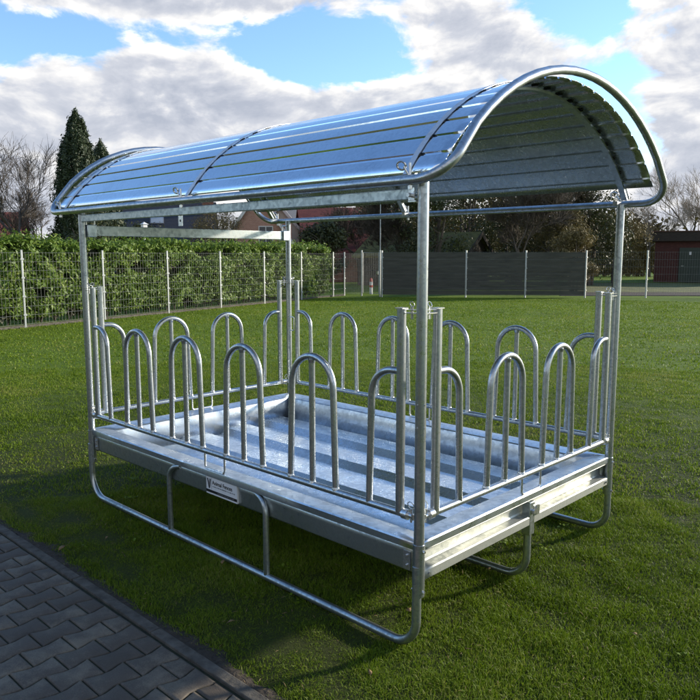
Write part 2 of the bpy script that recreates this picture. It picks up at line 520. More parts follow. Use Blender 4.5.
# palisade panels, local: u along x from 0..len, in plane y=0
def make_panel(length, pitch, narch):
    base = MB()
    base.tube([(.062, 0, ZRAIL), (length/2, 0, ZRAIL-.002), (length-.062, 0, ZRAIL)], .0175, 16)
    rail = base.build('feed_panel', M['tube'], F)
    ztop = 1.262
    def arch_pts(c, hb, ht, r):
        pts = [(c-hb, 0, ZRAIL)]
        zc = ztop - ht
        for k in range(0, 17):
            a = PI - PI*k/16
            pts.append((c + ht*math.cos(a), 0, zc + ht*math.sin(a)))
        pts.append((c+hb, 0, ZRAIL))
        # flare: straight leg from base to start of arch, a few points for a soft bend
        return pts
    mid = length/2
    for i in range(narch):
        c = mid + (i-(narch-1)/2)*pitch
        m = MB(); jx = (random.random()-.5)*.006
        m.tube(arch_pts(c+jx, .163, .1465, 0), .0165, 16)
        for u_ in (c+jx-.163, c+jx+.163): m.tube([(u_, 0, ZRAIL+.010), (u_, 0, ZRAIL+.019), (u_, 0, ZRAIL+.024)], .0205, 10, r_end=.0165)
        m.build('arch', M['tube'], rail)
        m = MB(); m.tube([(c+jx, 0, ZRAIL), (c+jx, 0, ztop-.004)], .0155, 14)
        m.tube([(c+jx, 0, ZRAIL+.010), (c+jx, 0, ZRAIL+.022)], .0195, 10, r_end=.0155)
        m.tube([(c+jx, 0, ztop-.034), (c+jx, 0, ztop-.016)], .0160, 10, r_end=.0205)
        m.build('bar', M['tube'], rail)
    for sgn, u0 in ((1, .11), (-1, length-.11)):
        # rounded rectangular end tube with angle cap
        m = MB(); pr = circle_prof(.0185, .0175, .0125)
        m.tube([(u0, 0, ZRAIL-.01), (u0, 0, ZG-.004)], 0, prof=pr)
        e = m.build('end_tube', M['tube'], rail)
        m = MB(); m.box((u0-.021, -.020, ZG-.004), (u0+.021, .020, ZG+.001))
        m.build('cap', M['bolt'], e)
        m = MB(); h = u0 + sgn*.178
        p = fillet([(h+sgn*.006, 0, ZRAIL), (h-sgn*.010, 0, 1.250), (u0, 0, 1.250)], {1: .125}, 12)
        m.tube(p, .0165, 16); m.build('half_arch', M['tube'], rail)
        # corner hardware: top plates, lower clevis, ring pins
        m = MB()
        xa, xb = (sorted((u0-sgn*.024, sgn*.020 + (0 if sgn > 0 else length))))
        m.box((xa, -.014, ZG-.022), (xb, .014, ZG-.018)); m.box((xa, -.014, ZG-.006), (xb, .014, ZG-.0045))
        m.tube([((xa+xb)/2, 0, ZG-.045), ((xa+xb)/2, 0, ZG+.008)], .006, 8)
        split_build(m, 'coupling_plate', M['bolt'], e)
        m = MB(); c0 = Vector(((xa+xb)/2, 0, ZG+.018))
        m.tube([c0 + Vector((.012*math.cos(a), .006*math.sin(a), .011*math.sin(a))) for a in np.linspace(0, 2*PI, 17)[:-1]], .0022, 6, closed=True)
        m.build('ring', M['bolt'], rail)
        m = MB(); xe = u0 - sgn*.05
        m.tube([(u0-sgn*.075, 0, ZRAIL-.001), (xe, 0, ZRAIL-.001)], .0125, 10)
        m.tube([(xe, 0, ZRAIL), (u0-sgn*.02, 0, ZRAIL)], .0235, 14)
        m.tube([(u0-sgn*.066, 0, ZRAIL-.03), (u0-sgn*.066, 0, ZRAIL+.032)], .0055, 8)
        m.tube([(u0-sgn*.088, 0, ZRAIL-.012), (u0-sgn*.088+sgn*.004, 0, ZRAIL+.012)], .016, 8)
        split_build(m, 'clevis', M['bolt'], e)
        m = MB(); c0 = Vector((u0-sgn*.066, .004, ZRAIL+.048))
        m.tube([c0 + Vector((.017*math.cos(a), .005*math.sin(a), .017*math.sin(a))) for a in np.linspace(0, 2*PI, 17)[:-1]], .0022, 6, closed=True)
        m.build('ring', M['bolt'], rail)
    m = MB()
    m.tube(fillet([(mid-.095, 0, ZRAIL), (mid-.095, 0, ZR+.010), (mid+.095, 0, ZR+.010), (mid+.095, 0, ZRAIL)], {1: .02, 2: .02}, 4), .0065, 8)
    m.build('stay', M['bolt'], rail)
    # small gusset at each weld foot
    return rail
def place(rail, loc, rz):
    rail.location = loc; rail.rotation_euler = (0, 0, rz)
pl = make_panel(L, .55, 4)
pl2 = copy_tree(pl, F); place(pl2, (L, -W, 0), PI)
ps = make_panel(W, .535, 2); place(ps, (0, 0, 0), -PI/2)
ps2 = copy_tree(ps, F); place(ps2, (L, -W, 0), PI/2)

# roof frame: one bent tube loop
RC, ZC, YC = 1.196, 1.404, -W/2
def arc_pt(x, th, R=RC): return Vector((x + (.055*math.sin(th)/math.sin(thm) if x == .025 else 0), YC + R*math.sin(th), ZC + R*math.cos(th)))
thm = math.acos((2.05-ZC)/RC)
def end_x(th): return -.205 + .055*math.sin(th)/math.sin(thm)     # the frame sits a little askew
XL = 3.41
loop = []; rad = {}
ths = np.linspace(thm, -thm, 25)
loop.append(Vector((1.5, arc_pt(0, thm).y, 2.05)))
for k, th in enumerate(ths):
    if k in (1, 2, 22, 23): continue
    if k in (0, 24): rad[len(loop)] = .15
    loop.append(arc_pt(end_x(th), th))
loop.append(Vector((1.5, arc_pt(0, -thm).y, 2.05)))
for k, th in enumerate(ths[::-1]):
    if k in (1, 2, 22, 23): continue
    if k in (0, 24): rad[len(loop)] = .14
    loop.append(arc_pt(XL, th))
loop.append(Vector((1.5, arc_pt(0, thm).y, 2.05)))
fr = fillet(loop, rad, 10)[:-1]
m = MB(); m.tube(fr, .0205, 16, closed=True)
frame = m.build('roof_frame', M['tube'], F)
# inner hoops
for x in (.025, 1.66, 3.19):
    m = MB(); pr = [(a, b) for a, b in ((-.004,-.017),(.004,-.017),(.004,.017),(-.004,.017))]
    P = [arc_pt(x, th, 1.148) for th in np.linspace(.950, -.950, 33)]
    # box hoop 34 x 12 mm
    vs = []; fs = []
    for p, th in zip(P, np.linspace(.950, -.950, 33)):
        rv = Vector((0, math.sin(th), math.cos(th)))
        for a, b in ((-.006,-.017),(.006,-.017),(.006,.017),(-.006,.017)): vs.append(p + rv*a + Vector((b, 0, 0)))
    for i in range(32):
        for k in range(4): fs.append((i*4+k, i*4+(k+1)%4, (i+1)*4+(k+1)%4, (i+1)*4+k))
    m.add(vs, fs); hp = m.build('roof_hoop', M['plate'], F)
    # end lugs to the eave tube, light triangular gusset
    m = MB()
    for sg in (1, -1):
        q = arc_pt(x, sg*.950, 1.150)
        m.box((x-.014, q.y-.012 if sg > 0 else q.y-.045, 2.042), (x+.014, q.y+.045 if sg > 0 else q.y+.012, 2.064))
    split_build(m, 'lug', M['bolt'], hp)
# corrugated sheet: wide crowns, narrow valleys
RS = 1.177
def sheet_profile():
    ths = math.asin(.962/RS)
    arc = 2*ths*RS; npan = 20; pitch = arc/npan
    out = []
    for i in range(npan):
        s0 = -arc/2 + i*pitch
        for ds, dr in ((0, 0.0), (.005, -.0090), (.015, -.0090), (.020, 0), (.020+(pitch-.020)/2, .0010)):
            if i == 0 and ds < .04: continue
            out.append(((s0+ds)/RS, RS+dr))
    out.append((arc/2/RS, RS))
    return out
SP = sheet_profile(); n = len(SP)
m = MB(); vs = []; fs = []; NS = 60
for i in range(NS+1):
    f = i/NS
    for (th, R) in SP:
        x0 = -.145 + .055*math.sin(th)/math.sin(thm)
        x = x0 + (3.385-x0)*f
        Rn = R + .0022*noise.noise(Vector((x*1.3, th*2.5, 3)))
        vs.append((x, YC + Rn*math.sin(th), ZC + Rn*math.cos(th)))
for i in range(NS):
    for k in range(n-1): fs.append((i*n+k, (i+1)*n+k, (i+1)*n+k+1, i*n+k+1))
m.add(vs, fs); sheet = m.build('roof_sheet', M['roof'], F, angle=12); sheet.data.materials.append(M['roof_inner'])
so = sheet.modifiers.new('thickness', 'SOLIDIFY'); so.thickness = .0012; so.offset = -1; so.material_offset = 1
# straps over the sheet with their eye bolts
for x in (.025, 1.68, 3.20):
    vs = []; fs = []; T2 = np.linspace(.965, -.965, 41)
    for th in T2:
        R = RS+.0065
        rv = Vector((0, math.sin(th), math.cos(th))); p = arc_pt(x, th, R)
        for a, b in ((-.0015,-.014),(.0015,-.014),(.0015,.014),(-.0015,.014)): vs.append(p + rv*a + Vector((b, 0, 0)))
    for i in range(40):
        for k in range(4): fs.append((i*4+k, i*4+(k+1)%4, (i+1)*4+(k+1)%4, (i+1)*4+k))
    m = MB(); m.add(vs, fs); st = m.build('roof_strap', M['strap'], F)
    for sg in (1, -1):
        q = arc_pt(x, sg*thm, 1.21)
        m = MB()
        c0 = Vector((x+.045, q.y-.01*sg, q.z+.052))
        m.tube([c0 + Vector((.022*math.cos(a), .006*math.sin(a), .016*math.sin(a))) for a in np.linspace(0, 2*PI, 17)[:-1]], .005, 6, closed=True)
        m.tube([c0 + Vector((-.015, 0, -.005)), Vector((x+.005, q.y-.012*sg, q.z+.01))], .0055, 8)
        m.tube([(x, q.y-.012*sg, q.z-.045), (x, q.y-.012*sg, q.z+.06)], .005, 8)
        m.tube([(x, q.y-.012*sg, q.z-.045), (x, q.y-.012*sg, q.z-.030)], .010, 6)
        split_build(m, 'eye_bolt', M['bolt'], st)
    m = MB()
    for k in range(1, 20):
        th = SP[0][0] + (SP[-1][0]-SP[0][0])*(k/20.0) + .010/RS
        rv = Vector((0, math.sin(th), math.cos(th))); tv = Vector((0, math.cos(th), -math.sin(th))); ce = arc_pt(x, th, RS-.004)
        vs = [ce + rv*c_ + tv*b_ + Vector((a_, 0, 0)) for c_ in (-.0045, .0085) for a_, b_ in ((-.017,-.008),(.017,-.008),(.017,.008),(-.017,.008))]
        m.add(vs, [(0,3,2,1),(4,5,6,7),(0,1,5,4),(1,2,6,5),(2,3,7,6),(3,0,4,7)])
    split_build(m, 'shade_block', M['valley_shade'], st, smooth=False)  # black blocks standing for the shadow in the valleys beneath the strap
# eave beam below the front tube, bolted to the posts, plus a punched tab
m = MB(); m.box((.055, -.008, 1.975), (L-.03, .020, 2.020))
eb = m.build('eave_beam', M['tube_leg'], F, bevel=.003)
m = MB()
m.box((.020, -.012, 1.965), (.060, .026, 1.970)); m.box((.028, .021, 1.972), (.060, .025, 2.022))
m.tube([(.045, .024, 1.992), (.045, .048, 1.992)], .009, 6)
split_build(m, 'bolt', M['bolt'], eb)
m = MB(); m.box((1.75, .002, 1.915), (1.79, .006, 1.975)); m.build('tab', M['bolt'], eb)
m = MB(); m.tube([(1.77, .0062, 1.945), (1.77, .0075, 1.945)], .007, 10); m.build('tab_hole', M['ink'], eb)
# cross bar on the far short end
m = MB(); m.box((L-.020, -W+.03, 1.882), (L+.018, -.03, 1.952))
cbm = m.build('cross_bar', M['plate'], F, bevel=.003)
for y in (-.058, -W+.045):
    m = MB(); m.box((L-.032, y-.035, 1.873), (L+.026, y+.035, 1.958)); cl = m.build('clamp', M['rim'], cbm, bevel=.004)
    m = MB(); m.tube(fillet([(L-.005, y-.03, 1.955), (L-.005, y-.03, 2.0), (L-.005, y+.03, 2.0), (L-.005, y+.03, 1.955)], {1: .012, 2: .012}, 4), .0055, 8)
    m.build('handle', M['bolt'], cl)
# spring clips on the far post
m = MB()
x, y = L, -W
m.tube(fillet([(x-.02, y+.01, 1.08), (x-.075, y+.01, 1.08), (x-.075, y+.01, 1.20), (x-.02, y+.01, 1.20)], {1: .01, 2: .01}, 3), .0045, 8)
m.build('spring_clip', M['bolt'], F)

# sticker
y0 = .0065
st = MB(); st.box((1.287, -.006, .364), (1.580, y0, .466)); sticker = st.build('sticker', M['sticker'], front_sheet, smooth=False)
m = MB(); m.box((1.287, y0, .374), (1.580, y0+.0006, .390)); m.build('black_band', M['ink'], sticker, smooth=False)
def text_mesh(body, size, loc, mat, parent, bold=0.0, sx=1.0):
    cu = bpy.data.curves.new('lettering', 'FONT'); cu.body = body; cu.size = size; cu.offset = bold; cu.extrude = .0004
    cu.align_x = 'LEFT'
    ob = bpy.data.objects.new('tmp', cu); COL.objects.link(ob)
    dg = bpy.context.evaluated_depsgraph_get(); dg.update()
    me = bpy.data.meshes.new_from_object(ob.evaluated_get(dg))
    bpy.data.objects.remove(ob)
    # stand it on the sheet: text x -> -x world, text y -> z, facing +y
    for v in me.vertices:
        a, b, c = v.co
        v.co = (loc[0] - a*sx, loc[1] + c, loc[2] + b)
    me.flip_normals() if False else None
    me.materials.clear(); me.materials.append(mat); me.name = 'lettering'
    o = bpy.data.objects.new('lettering', me); COL.objects.link(o); o.parent = parent
    return o
text_mesh('Animal Fences', .034, (1.520, y0+.001, .427), M['ink'], sticker, .0003, .96)
# fine print: rows of small strokes, too small to be read in the picture
m = MB(); xx = 1.518
while xx > 1.30:
    w = random.uniform(.004, .010)
    m.box((xx-w, y0, .411), (xx, y0+.0006, .4175)); xx -= w + random.choice((.0022, .0022, .006))
m.build('fine_print', M['inkgrey'], sticker, smooth=False)
m = MB(); xx = 1.47
while xx > 1.31:
    w = random.uniform(.005, .011)
    m.box((xx-w, y0+.0006, .3795), (xx, y0+.0011, .3845)); xx -= w + random.choice((.0024, .006))
m.build('band_print', M['inkgrey'], sticker, smooth=False)
# emblem: horned head drawn as wedge strokes
m = MB()
def wedge(pts):
    vs = [(p[0], y0, p[1]) for p in pts] + [(p[0], y0+.0007, p[1]) for p in pts]
    k = len(pts); m.add(vs, [tuple(range(k)), tuple(range(2*k-1, k-1, -1))] + [(i, (i+1) % k, (i+1) % k + k, i + k) for i in range(k)])
wedge([(1.572, .455), (1.560, .456), (1.553, .430), (1.549, .398), (1.556, .398), (1.563, .425)])
wedge([(1.545, .458), (1.535, .452), (1.538, .430), (1.543, .400), (1.5475, .398), (1.549, .432)])
m.build('emblem', M['ink'], sticker, smooth=False)
m = MB(); m.box((1.526, y0, .393), (1.528, y0+.0006, .462)); m.build('divider', M['inkgrey'], sticker, smooth=False)

# ================================================================== GROUND
def sheet_obj(name, pts, z, mat, kind='structure'):
    m = MB(); m.add([(x, y, z) for x, y in pts], [tuple(range(len(pts)))])
    o = m.build(name, mat, smooth=False); tag(o, kind=kind); return o
def poly_ground():
    # gently uneven ground, one sheet to the horizon
    xs = np.concatenate([np.linspace(-400, -12, 14), np.linspace(-10, 30, 81), np.linspace(34, 500, 18)])
    ys = np.concatenate([np.linspace(-500, -45, 18), np.linspace(-42, 10, 105), np.linspace(14, 400, 14)])
    V = []; 
    for y in ys:
        for x in xs:
            z = 0.0
            if y < .5: z = -.012 + .010*noise.noise(Vector((x*.8, y*.8, 0)))
            if y > .60: z = -.06
            # the ground behind the back fence lies a little lower/higher
            V.append((x, y, z))
    nx = len(xs); Fc = []
    for j in range(len(ys)-1):
        for i in range(nx-1): Fc.append((j*nx+i, j*nx+i+1, (j+1)*nx+i+1, (j+1)*nx+i))
    o = mesh_np('ground', np.array(V), np.array(Fc), M['ground'], smooth=True)
    tag(o, kind='structure')
poly_ground()

# paving of bone-shaped interlocking stones
def make_paving():
    px, py = .1325, .192                    # row width (x), stone length (y)
    amp = .0085; g = .0066
    V = []; Fq = []; T = []
    me_v = []; faces = []; tints = []
    def wave(s):    # s in stone lengths; seam offset, trapezoid wave
        s = s % 1.0
        a = abs(s-.5)*4 - 1          # 1 at s=0, -1 at .5
        return amp*max(-1, min(1, a*1.9))
    for r in range(-9, 38):
        xc = r*px + .0
        off = (r % 2)*.5
        for c in range(0, 18):
            y0 = .752 + (c - off)*py; y1 = y0 + py
            yy = sorted(set([max(y0, .752)] + [y0 + py*f for f in (0, .10, .20, .30, .38, .50, .62, .70, .80, .90, 1.)]))
            yy = [y for y in yy if .7519 <= y <= 4.2]
            if len(yy) < 3: continue
            left = []; right = []
            for y in yy:
                s = (y - y0)/py
                w = wave(s)                       # ends wide, waist narrow
                left.append((xc - px/2 - w, y)); right.append((xc + px/2 + w, y))
            out = left + right[::-1]
            P = np.array(out); cen = P.mean(0)
            def inset(d):
                q = []
                for k in range(len(out)):
                    p0 = np.array(out[k-1]); p1 = np.array(out[k]); p2 = np.array(out[(k+1) % len(out)])
                    t = p2-p0; t /= (np.linalg.norm(t)+1e-9); nrm = np.array([-t[1], t[0]])
                    if np.dot(nrm, cen-p1) < 0: nrm = -nrm
                    e = d*1.25
                    q.append(p1 + nrm*e)
                return q
            a = inset(g/2); b = inset(g/2+.0035)
            h = random.uniform(-.0018, .0018); tx = random.uniform(-.010, .010); ty = random.uniform(-.010, .010)
            base = len(me_v); k = len(out)
            for ring, z in ((a, -.035), (a, -.0045), (b, -.0005)):
                for p in ring: me_v.append((p[0], p[1], z + h + (p[0]-cen[0])*tx + (p[1]-cen[1])*ty))
            tn = random.random()
            for lev in range(2):
                for q in range(k):
                    q2 = (q+1) % k
                    faces.append((base+lev*k+q, base+lev*k+q2, base+(lev+1)*k+q2, base+(lev+1)*k+q)); tints.append(tn)
            # top as quads strips between left/right
            h2 = len(left)
            for q in range(h2-1):
                faces.append((base+2*k+q, base+2*k+q+1, base+2*k+(k-2-q), base+2*k+(k-1-q))); tints.append(tn)
    m = MB(); m.v = me_v; m.f = faces; m.t = tints
    o = m.build('paving', M['paver'], angle=50)
    bm = bmesh.new(); bm.from_mesh(o.data); bmesh.ops.recalc_face_normals(bm, faces=bm.faces); bm.to_mesh(o.data); bm.free()
    tag(o, kind='structure')
make_paving()
sheet_obj('joint_sand', [(-2.5, .70), (6, .70), (6, 5.5), (-2.5, 5.5)], -.0085, M['joint'])
# edging stones, each about a metre, one kerb
m = MB(); x = -2.2
while x < 5.5:
    ln = .80; j = random.uniform(-.004, .004)
    m.box((x, .688+j, -.1), (x+ln-.005, .742+j, .004+random.uniform(-.003, .003)))
    x += ln
kb = m.build('kerb', M['kerb'], bevel=.004); tag(kb, kind='structure')
# bare earth strip between edging and grass
V = []; Fc = []; nx = 260
for i in range(nx):
    x = -2.2 + 7.6*i/(nx-1)
    e = .075 + .06*noise.noise(Vector((x*1.9, 2, 0))) + .05*noise.noise(Vector((x*7, 5, 0))) + .02*noise.noise(Vector((x*25, 5, 0)))
    for j in range(12):
        f = j/11; y = .690 - f*max(e, .02)*1.0
        V.append((x, y, -.004*0 + .006*noise.noise(Vector((x*20, y*20, 1))) + .002 - .014*f*f + .006*noise.noise(Vector((x*50, y*50, 1)))))
for i in range(nx-1):
    for j in range(11): Fc.append((i*12+j, i*12+j+1, (i+1)*12+j+1, (i+1)*12+j))
o = mesh_np('soil_strip', np.array(V), np.array(Fc), M['soil'], smooth=True); tag(o, kind='structure')

# grass blades ------------------------------------------------------------
CAM = np.array([-1.8615, 2.3731, 1.7488])
YAW, PIT = -.8058, .1313
def edge_y(x):
    return .668 + np.array([.03*noise.noise(Vector((a*1.9, 2, 0)))*-1.5 - .045*noise.noise(Vector((a*7, 5, 0))) for a in x])
def blades(name, n, r0, r1, hmin, hmax, wid, label=None):
    # area-uniform in a wide sector round the camera foot
    k = int(n)
    rr = np.sqrt(rng.uniform(r0*r0, r1*r1, k)); an = YAW + rng.uniform(-.64, .64, k)
    x = CAM[0] + rr*np.cos(an); y = CAM[1] + rr*np.sin(an)
    clump = np.array([noise.noise(Vector((a*5, b*5, 0))) for a, b in zip(x, y)])
    clump2 = np.array([noise.noise(Vector((a*1.1, b*1.1, 9))) for a, b in zip(x, y)])
    dens = .80 + .5*clump + .3*clump2
    keep = (y < edge_y(x)) & (rng.random(k) < dens)
    # thinner, shorter towards the soil strip
    d = .685 - y
    keep &= rng.random(k) < np.clip(.12 + d*7, 0, 1)
    x, y, clump, clump2 = x[keep], y[keep], clump[keep], clump2[keep]
    k = len(x)
    h = rng.uniform(hmin, hmax, k)*(1 + .55*clump + .25*clump2)
    a = rng.uniform(0, 2*PI, k); w = wid*rng.uniform(.7, 1.3, k)
    lean = rng.uniform(.15, 1.1, k); la = rng.uniform(0, 2*PI, k)
    z0 = np.full(k, -.016)
    dx, dy = np.cos(a)*w/2, np.sin(a)*w/2
    lx, ly = np.cos(la)*lean*h, np.sin(la)*lean*h
    V = np.empty((k, 5, 3))
    V[:, 0] = np.stack([x-dx, y-dy, z0], 1); V[:, 1] = np.stack([x+dx, y+dy, z0], 1)
    V[:, 2] = np.stack([x+dx*.8+lx*.35, y+dy*.8+ly*.35, z0+h*.6], 1)
    V[:, 3] = np.stack([x-dx*.8+lx*.35, y-dy*.8+ly*.35, z0+h*.6], 1)
    V[:, 4] = np.stack([x+lx, y+ly, z0+h*(1-.25*lean)], 1)
    idx = np.arange(k)*5
    F3 = np.concatenate([np.stack([idx, idx+1, idx+2], 1), np.stack([idx, idx+2, idx+3], 1), np.stack([idx+3, idx+2, idx+4], 1)])
    patch = np.array([noise.noise(Vector((a*.45+3, b*.45, 4))) + .6*noise.noise(Vector((a*2.6, b*2.6, 14))) for a, b in zip(x, y)])
    tint = np.clip(rng.normal(.42, .22, k) + .20*clump2 + .30*patch + np.where(rng.random(k) < .05, .5, 0), 0, 1)
    o = mesh_np(name, V.reshape(-1, 3), F3, M['grass'], np.tile(tint, 3))
    tag(o, label, 'grass', kind='stuff')
    return o
blades('lawn_grass', 600000, 1.6, 5.5, .016, .036, .0026, 'short mown lawn grass round the hay feeder')
blades('lawn_grass', 320000, 5.5, 12, .016, .034, .0055, 'mown lawn grass beyond the hay feeder')
blades('lawn_grass', 200000, 12, 30, .024, .042, .015, 'distant mown lawn grass before the fences')

# small round-leaved weeds flat in the turf
def weeds():
    V = []; 
    n = 260; pts = []
    for i in range(n):
        rr = math.sqrt(rng.uniform(1.6**2, 8.0**2)); an = YAW + rng.uniform(-.6, .6)
        cx, cy = CAM[0]+rr*math.cos(an), CAM[1]+rr*math.sin(an)
        if cy > .5: continue
        for k in range(rng.integers(4, 14)):
            a = rng.uniform(0, 2*PI); d = abs(rng.normal(0, .035))
            pts.append((cx + d*math.cos(a), cy + d*math.sin(a), rng.uniform(.004, .018)))
    P = np.array(pts)
    o = leaf_cloud('lawn_weeds', P, np.tile(np.array([0, 0, 1.0]), (len(P), 1)), .022, .75, M['grass'], np.clip(rng.normal(.3, .12, len(P)), 0, 1), None, .35)
    tag(o, 'small round-leaved weeds flat in the lawn', 'weeds', kind='stuff')
    # dead straw bits
    k = 2600
    rr = np.sqrt(rng.uniform(1.6**2, 7.0**2, k)); an = YAW + rng.uniform(-.62, .62, k)
    x, y = CAM[0]+rr*np.cos(an), CAM[1]+rr*np.sin(an); kp = y < .69; x, y = x[kp], y[kp]
    P = np.stack([x, y, rng.uniform(.002, .016, len(x))], 1)
    o = leaf_cloud('dry_straw', P, np.tile(np.array([0, 0, 1.0]), (len(P), 1)), .028, .10, M['dead_leaf'], None, None, .3)
    tag(o, 'dry straw bits and moss litter between the grass blades', 'straw', kind='stuff')
# fallen leaves
def leaf(x, y, rz, s, label):
    pts = [(-.5, 0), (-.28, .2), (0, .27), (.3, .17), (.55, 0), (.3, -.17), (0, -.25), (-.28, -.2)]
    m = MB(); vs = [(0, 0, .012*s/.05)]
    for i, (a, b) in enumerate(pts): vs.append((a*s, b*s, (abs(b)*.5 + .15*random.random())*s))
    m.add(vs, [(0, i+1, (i+1) % 8 + 1) for i in range(8)])
    vs2 = [( -.5*s, 0, .08*s), (-.85*s, .05*s, .02*s), (-.85*s, .10*s, .02*s)]
    m.add(vs2, [(0, 1, 2)])
    o = m.build('fallen_leaf', M['dead_leaf']); o.location = (x, y, .022); o.rotation_euler = (random.uniform(-.3,.3), random.uniform(-.3,.3), rz)
    so = o.modifiers.new('thickness', 'SOLIDIFY'); so.thickness = .0008
    tag(o, label, 'leaf', 'fallen leaves on the lawn')
def gp(px, py):   # ground point below a picture position (700 px picture), used once to read off places
    f = 720.01; fw = Vector((math.cos(YAW)*math.cos(PIT), math.sin(YAW)*math.cos(PIT), -math.sin(PIT)))
    rt = fw.cross(Vector((0,0,1))).normalized(); up = rt.cross(fw)
    r = fw*f + rt*(px-350) + up*(350-py); c = Vector(CAM); t = -c.z/r.z; return c + r*t
for px, py, s, lab in ((409, 615, .052, 'brown dead leaf on the grass inside the bend of the nearest skid foot'),
                     (223, 566, .040, 'small tan dead leaf on the grass between the two front skid uprights'),
                     (231, 627, .040, 'brown dead leaf on the shaded grass between skid and paving edge'),
                     (634, 639, .036, 'pale dead leaf on open lawn at lower right'),
                     (489, 573, .030, 'tan dead leaf beside the middle skid foot'),
                     (62, 552, .048, 'brown dead leaf on the soil strip beside the kerb at left'),
                     (107, 541, .026, 'small pale leaf on the grass near the kerb, below the left skid bend'),
                     (370, 678, .032, 'tan dead leaf on the grass at the bottom edge of the lawn')):
    p = gp(px, py); leaf(p.x, p.y, random.uniform(0, 6), s, lab)

# ================================================================== FENCES
FA, FB = Vector((13.382, 4.884, 0)), Vector((20.15, -20.2, 0))
def wire_panel(m, a, b, z0, z1, nh, dv=.05, th=.006):
    d = b - a; ln = d.length; t = d/ln; nrm = Vector((-t.y, t.x, 0))
    ang = math.atan2(t.y, t.x); R = Matrix.Rotation(ang, 3, 'Z')
    for i in range(nh):
        z = z0 + (z1-z0)*i/(nh-1)
        m.box((0, -.010, z-.004), (ln, -.003, z+.004), R, (0,0,0)) if False else None
        P = [a + nrm*.006 + Vector((0,0,z)), b + nrm*.006 + Vector((0,0,z))]
        m.tube(P, .0024, 4)
        P = [a - nrm*.006 + Vector((0,0,z)), b - nrm*.006 + Vector((0,0,z))]
        m.tube(P, .0024, 4)
    k = int(ln/dv)
    for i in range(1, k):
        p = a + t*(i*dv); w = .0012
        vs = [p - t*w + Vector((0,0,z0)), p + t*w + Vector((0,0,z0)), p + t*w + Vector((0,0,z1+.02)), p - t*w + Vector((0,0,z1+.02))]
        vs2 = [v + nrm*.002 for v in vs]; vs = [v - nrm*.002 for v in vs]
        m.add(vs + vs2, [(0,1,2,3),(4,7,6,5),(0,4,5,1),(1,5,6,2),(2,6,7,3),(3,7,4,0)])
def fence_post(p, h, par, w=.028, nrm=Vector((1,0,0))):
    m = MB(); m.box((p.x-w, p.y-w*.8, -.05), (p.x+w, p.y+w*.8, h)); 
    o = m.build('post', M['fence'], par, bevel=.004)
    m2 = MB(); m2.box((p.x-w-.003, p.y-w*.8-.003, h), (p.x+w+.003, p.y+w*.8+.003, h+.012)); m2.build('cap', M['bolt'], o)
    m3 = MB()
    for z in (.3, .75, 1.2, 1.65):
        m3.box((p.x-w-.018, p.y-w-.012, z-.02), (p.x-w-.001, p.y+w+.012, z+.02))
    split_build(m3, 'clamp', M['fence'], o)
hf = empty('mesh_fence', FA); tag(hf, 'galvanised double-wire mesh fence in front of the laurel hedge', 'fence')
d = FB-FA; ln = d.length; t = d.normalized()
npost = 10; step = 2.52
# posts counted back from the corner
s_list = [10.0 + k*2.5 for k in range(-4, 7)] + [ln]
for s in s_list:
    p = FA + t*s - FA
    fence_post(p, 1.86, hf)
m = MB()
wire_panel(m, Vector((0,0,0)), (FB-FA), .07, 1.80, 9, .1)
o = m.build('mesh_panel', M['wire'], hf, smooth=False)
m = MB(); m.box((-.02, 0, -.05), (.02, ln, .05))
o = m.build('footing_board', M['kerb'], hf); o.rotation_euler = (0, 0, math.atan2(t.y, t.x)-PI/2)

# back fence with dark privacy strips, then open mesh to the right
BACK = ((15.55, -22.75), (13.68, -24.34), (11.81, -25.92), (9.93, -27.51), (8.06, -29.10), (6.18, -30.68))
bp = [Vector((20.15, -20.2, 0)), Vector((18.23, -20.49, 0)), *[Vector((*q, 0)) for q in BACK], Vector((4.31, -32.27, 0)), Vector((2.44, -33.86, 0))]
bf = empty('screened_fence', bp[1]); tag(bf, 'mesh fence woven with dark privacy strips at the back of the lawn', 'fence')
for i in range(1, 6): fence_post(bp[i]-bp[1], 1.92, bf)
for i in range(1, 5):
    a, b = bp[i]-bp[1], bp[i+1]-bp[1]
    stop = 1
    m = MB(); wire_panel(m, a, b, .07, 1.86, 7, .1); m.build('mesh_panel', M['wire'], bf, smooth=False)
    if i == 4: continue
    d2 = (b-a)*stop; tt = d2.normalized(); nn = Vector((-tt.y, tt.x, 0))
    m = MB(); K = 9
    for k in range(K):
        z0 = .09 + k*.196; z1 = z0+.190; wv = .004*((k % 2)*2-1)
        A = a + tt*.03; B = a + d2 - tt*.03
        vs = [A-nn*.003, B-nn*.003, B+nn*.003, A+nn*.003]
        m.add([v + nn*wv*0 + Vector((0,0,z0)) for v in vs] + [v + Vector((0,0,z1)) for v in vs], [(0,3,2,1),(4,5,6,7),(0,1,5,4),(1,2,6,5),(2,3,7,6),(3,0,4,7)], random.uniform(.3,.7))
    m.build('privacy_screen', M['screen'], bf, smooth=False)
of = empty('mesh_fence', bp[5]); tag(of, 'open see-through mesh fence in front of the dark red shed', 'fence')
for i in range(6, 10): fence_post(bp[i]-bp[5], 1.92, of)
for i in range(5, 9):
    m = MB(); wire_panel(m, bp[i]-bp[5], bp[i+1]-bp[5], .07, 1.86, 7, .1); m.build('mesh_panel', M['wire'], of, smooth=False)
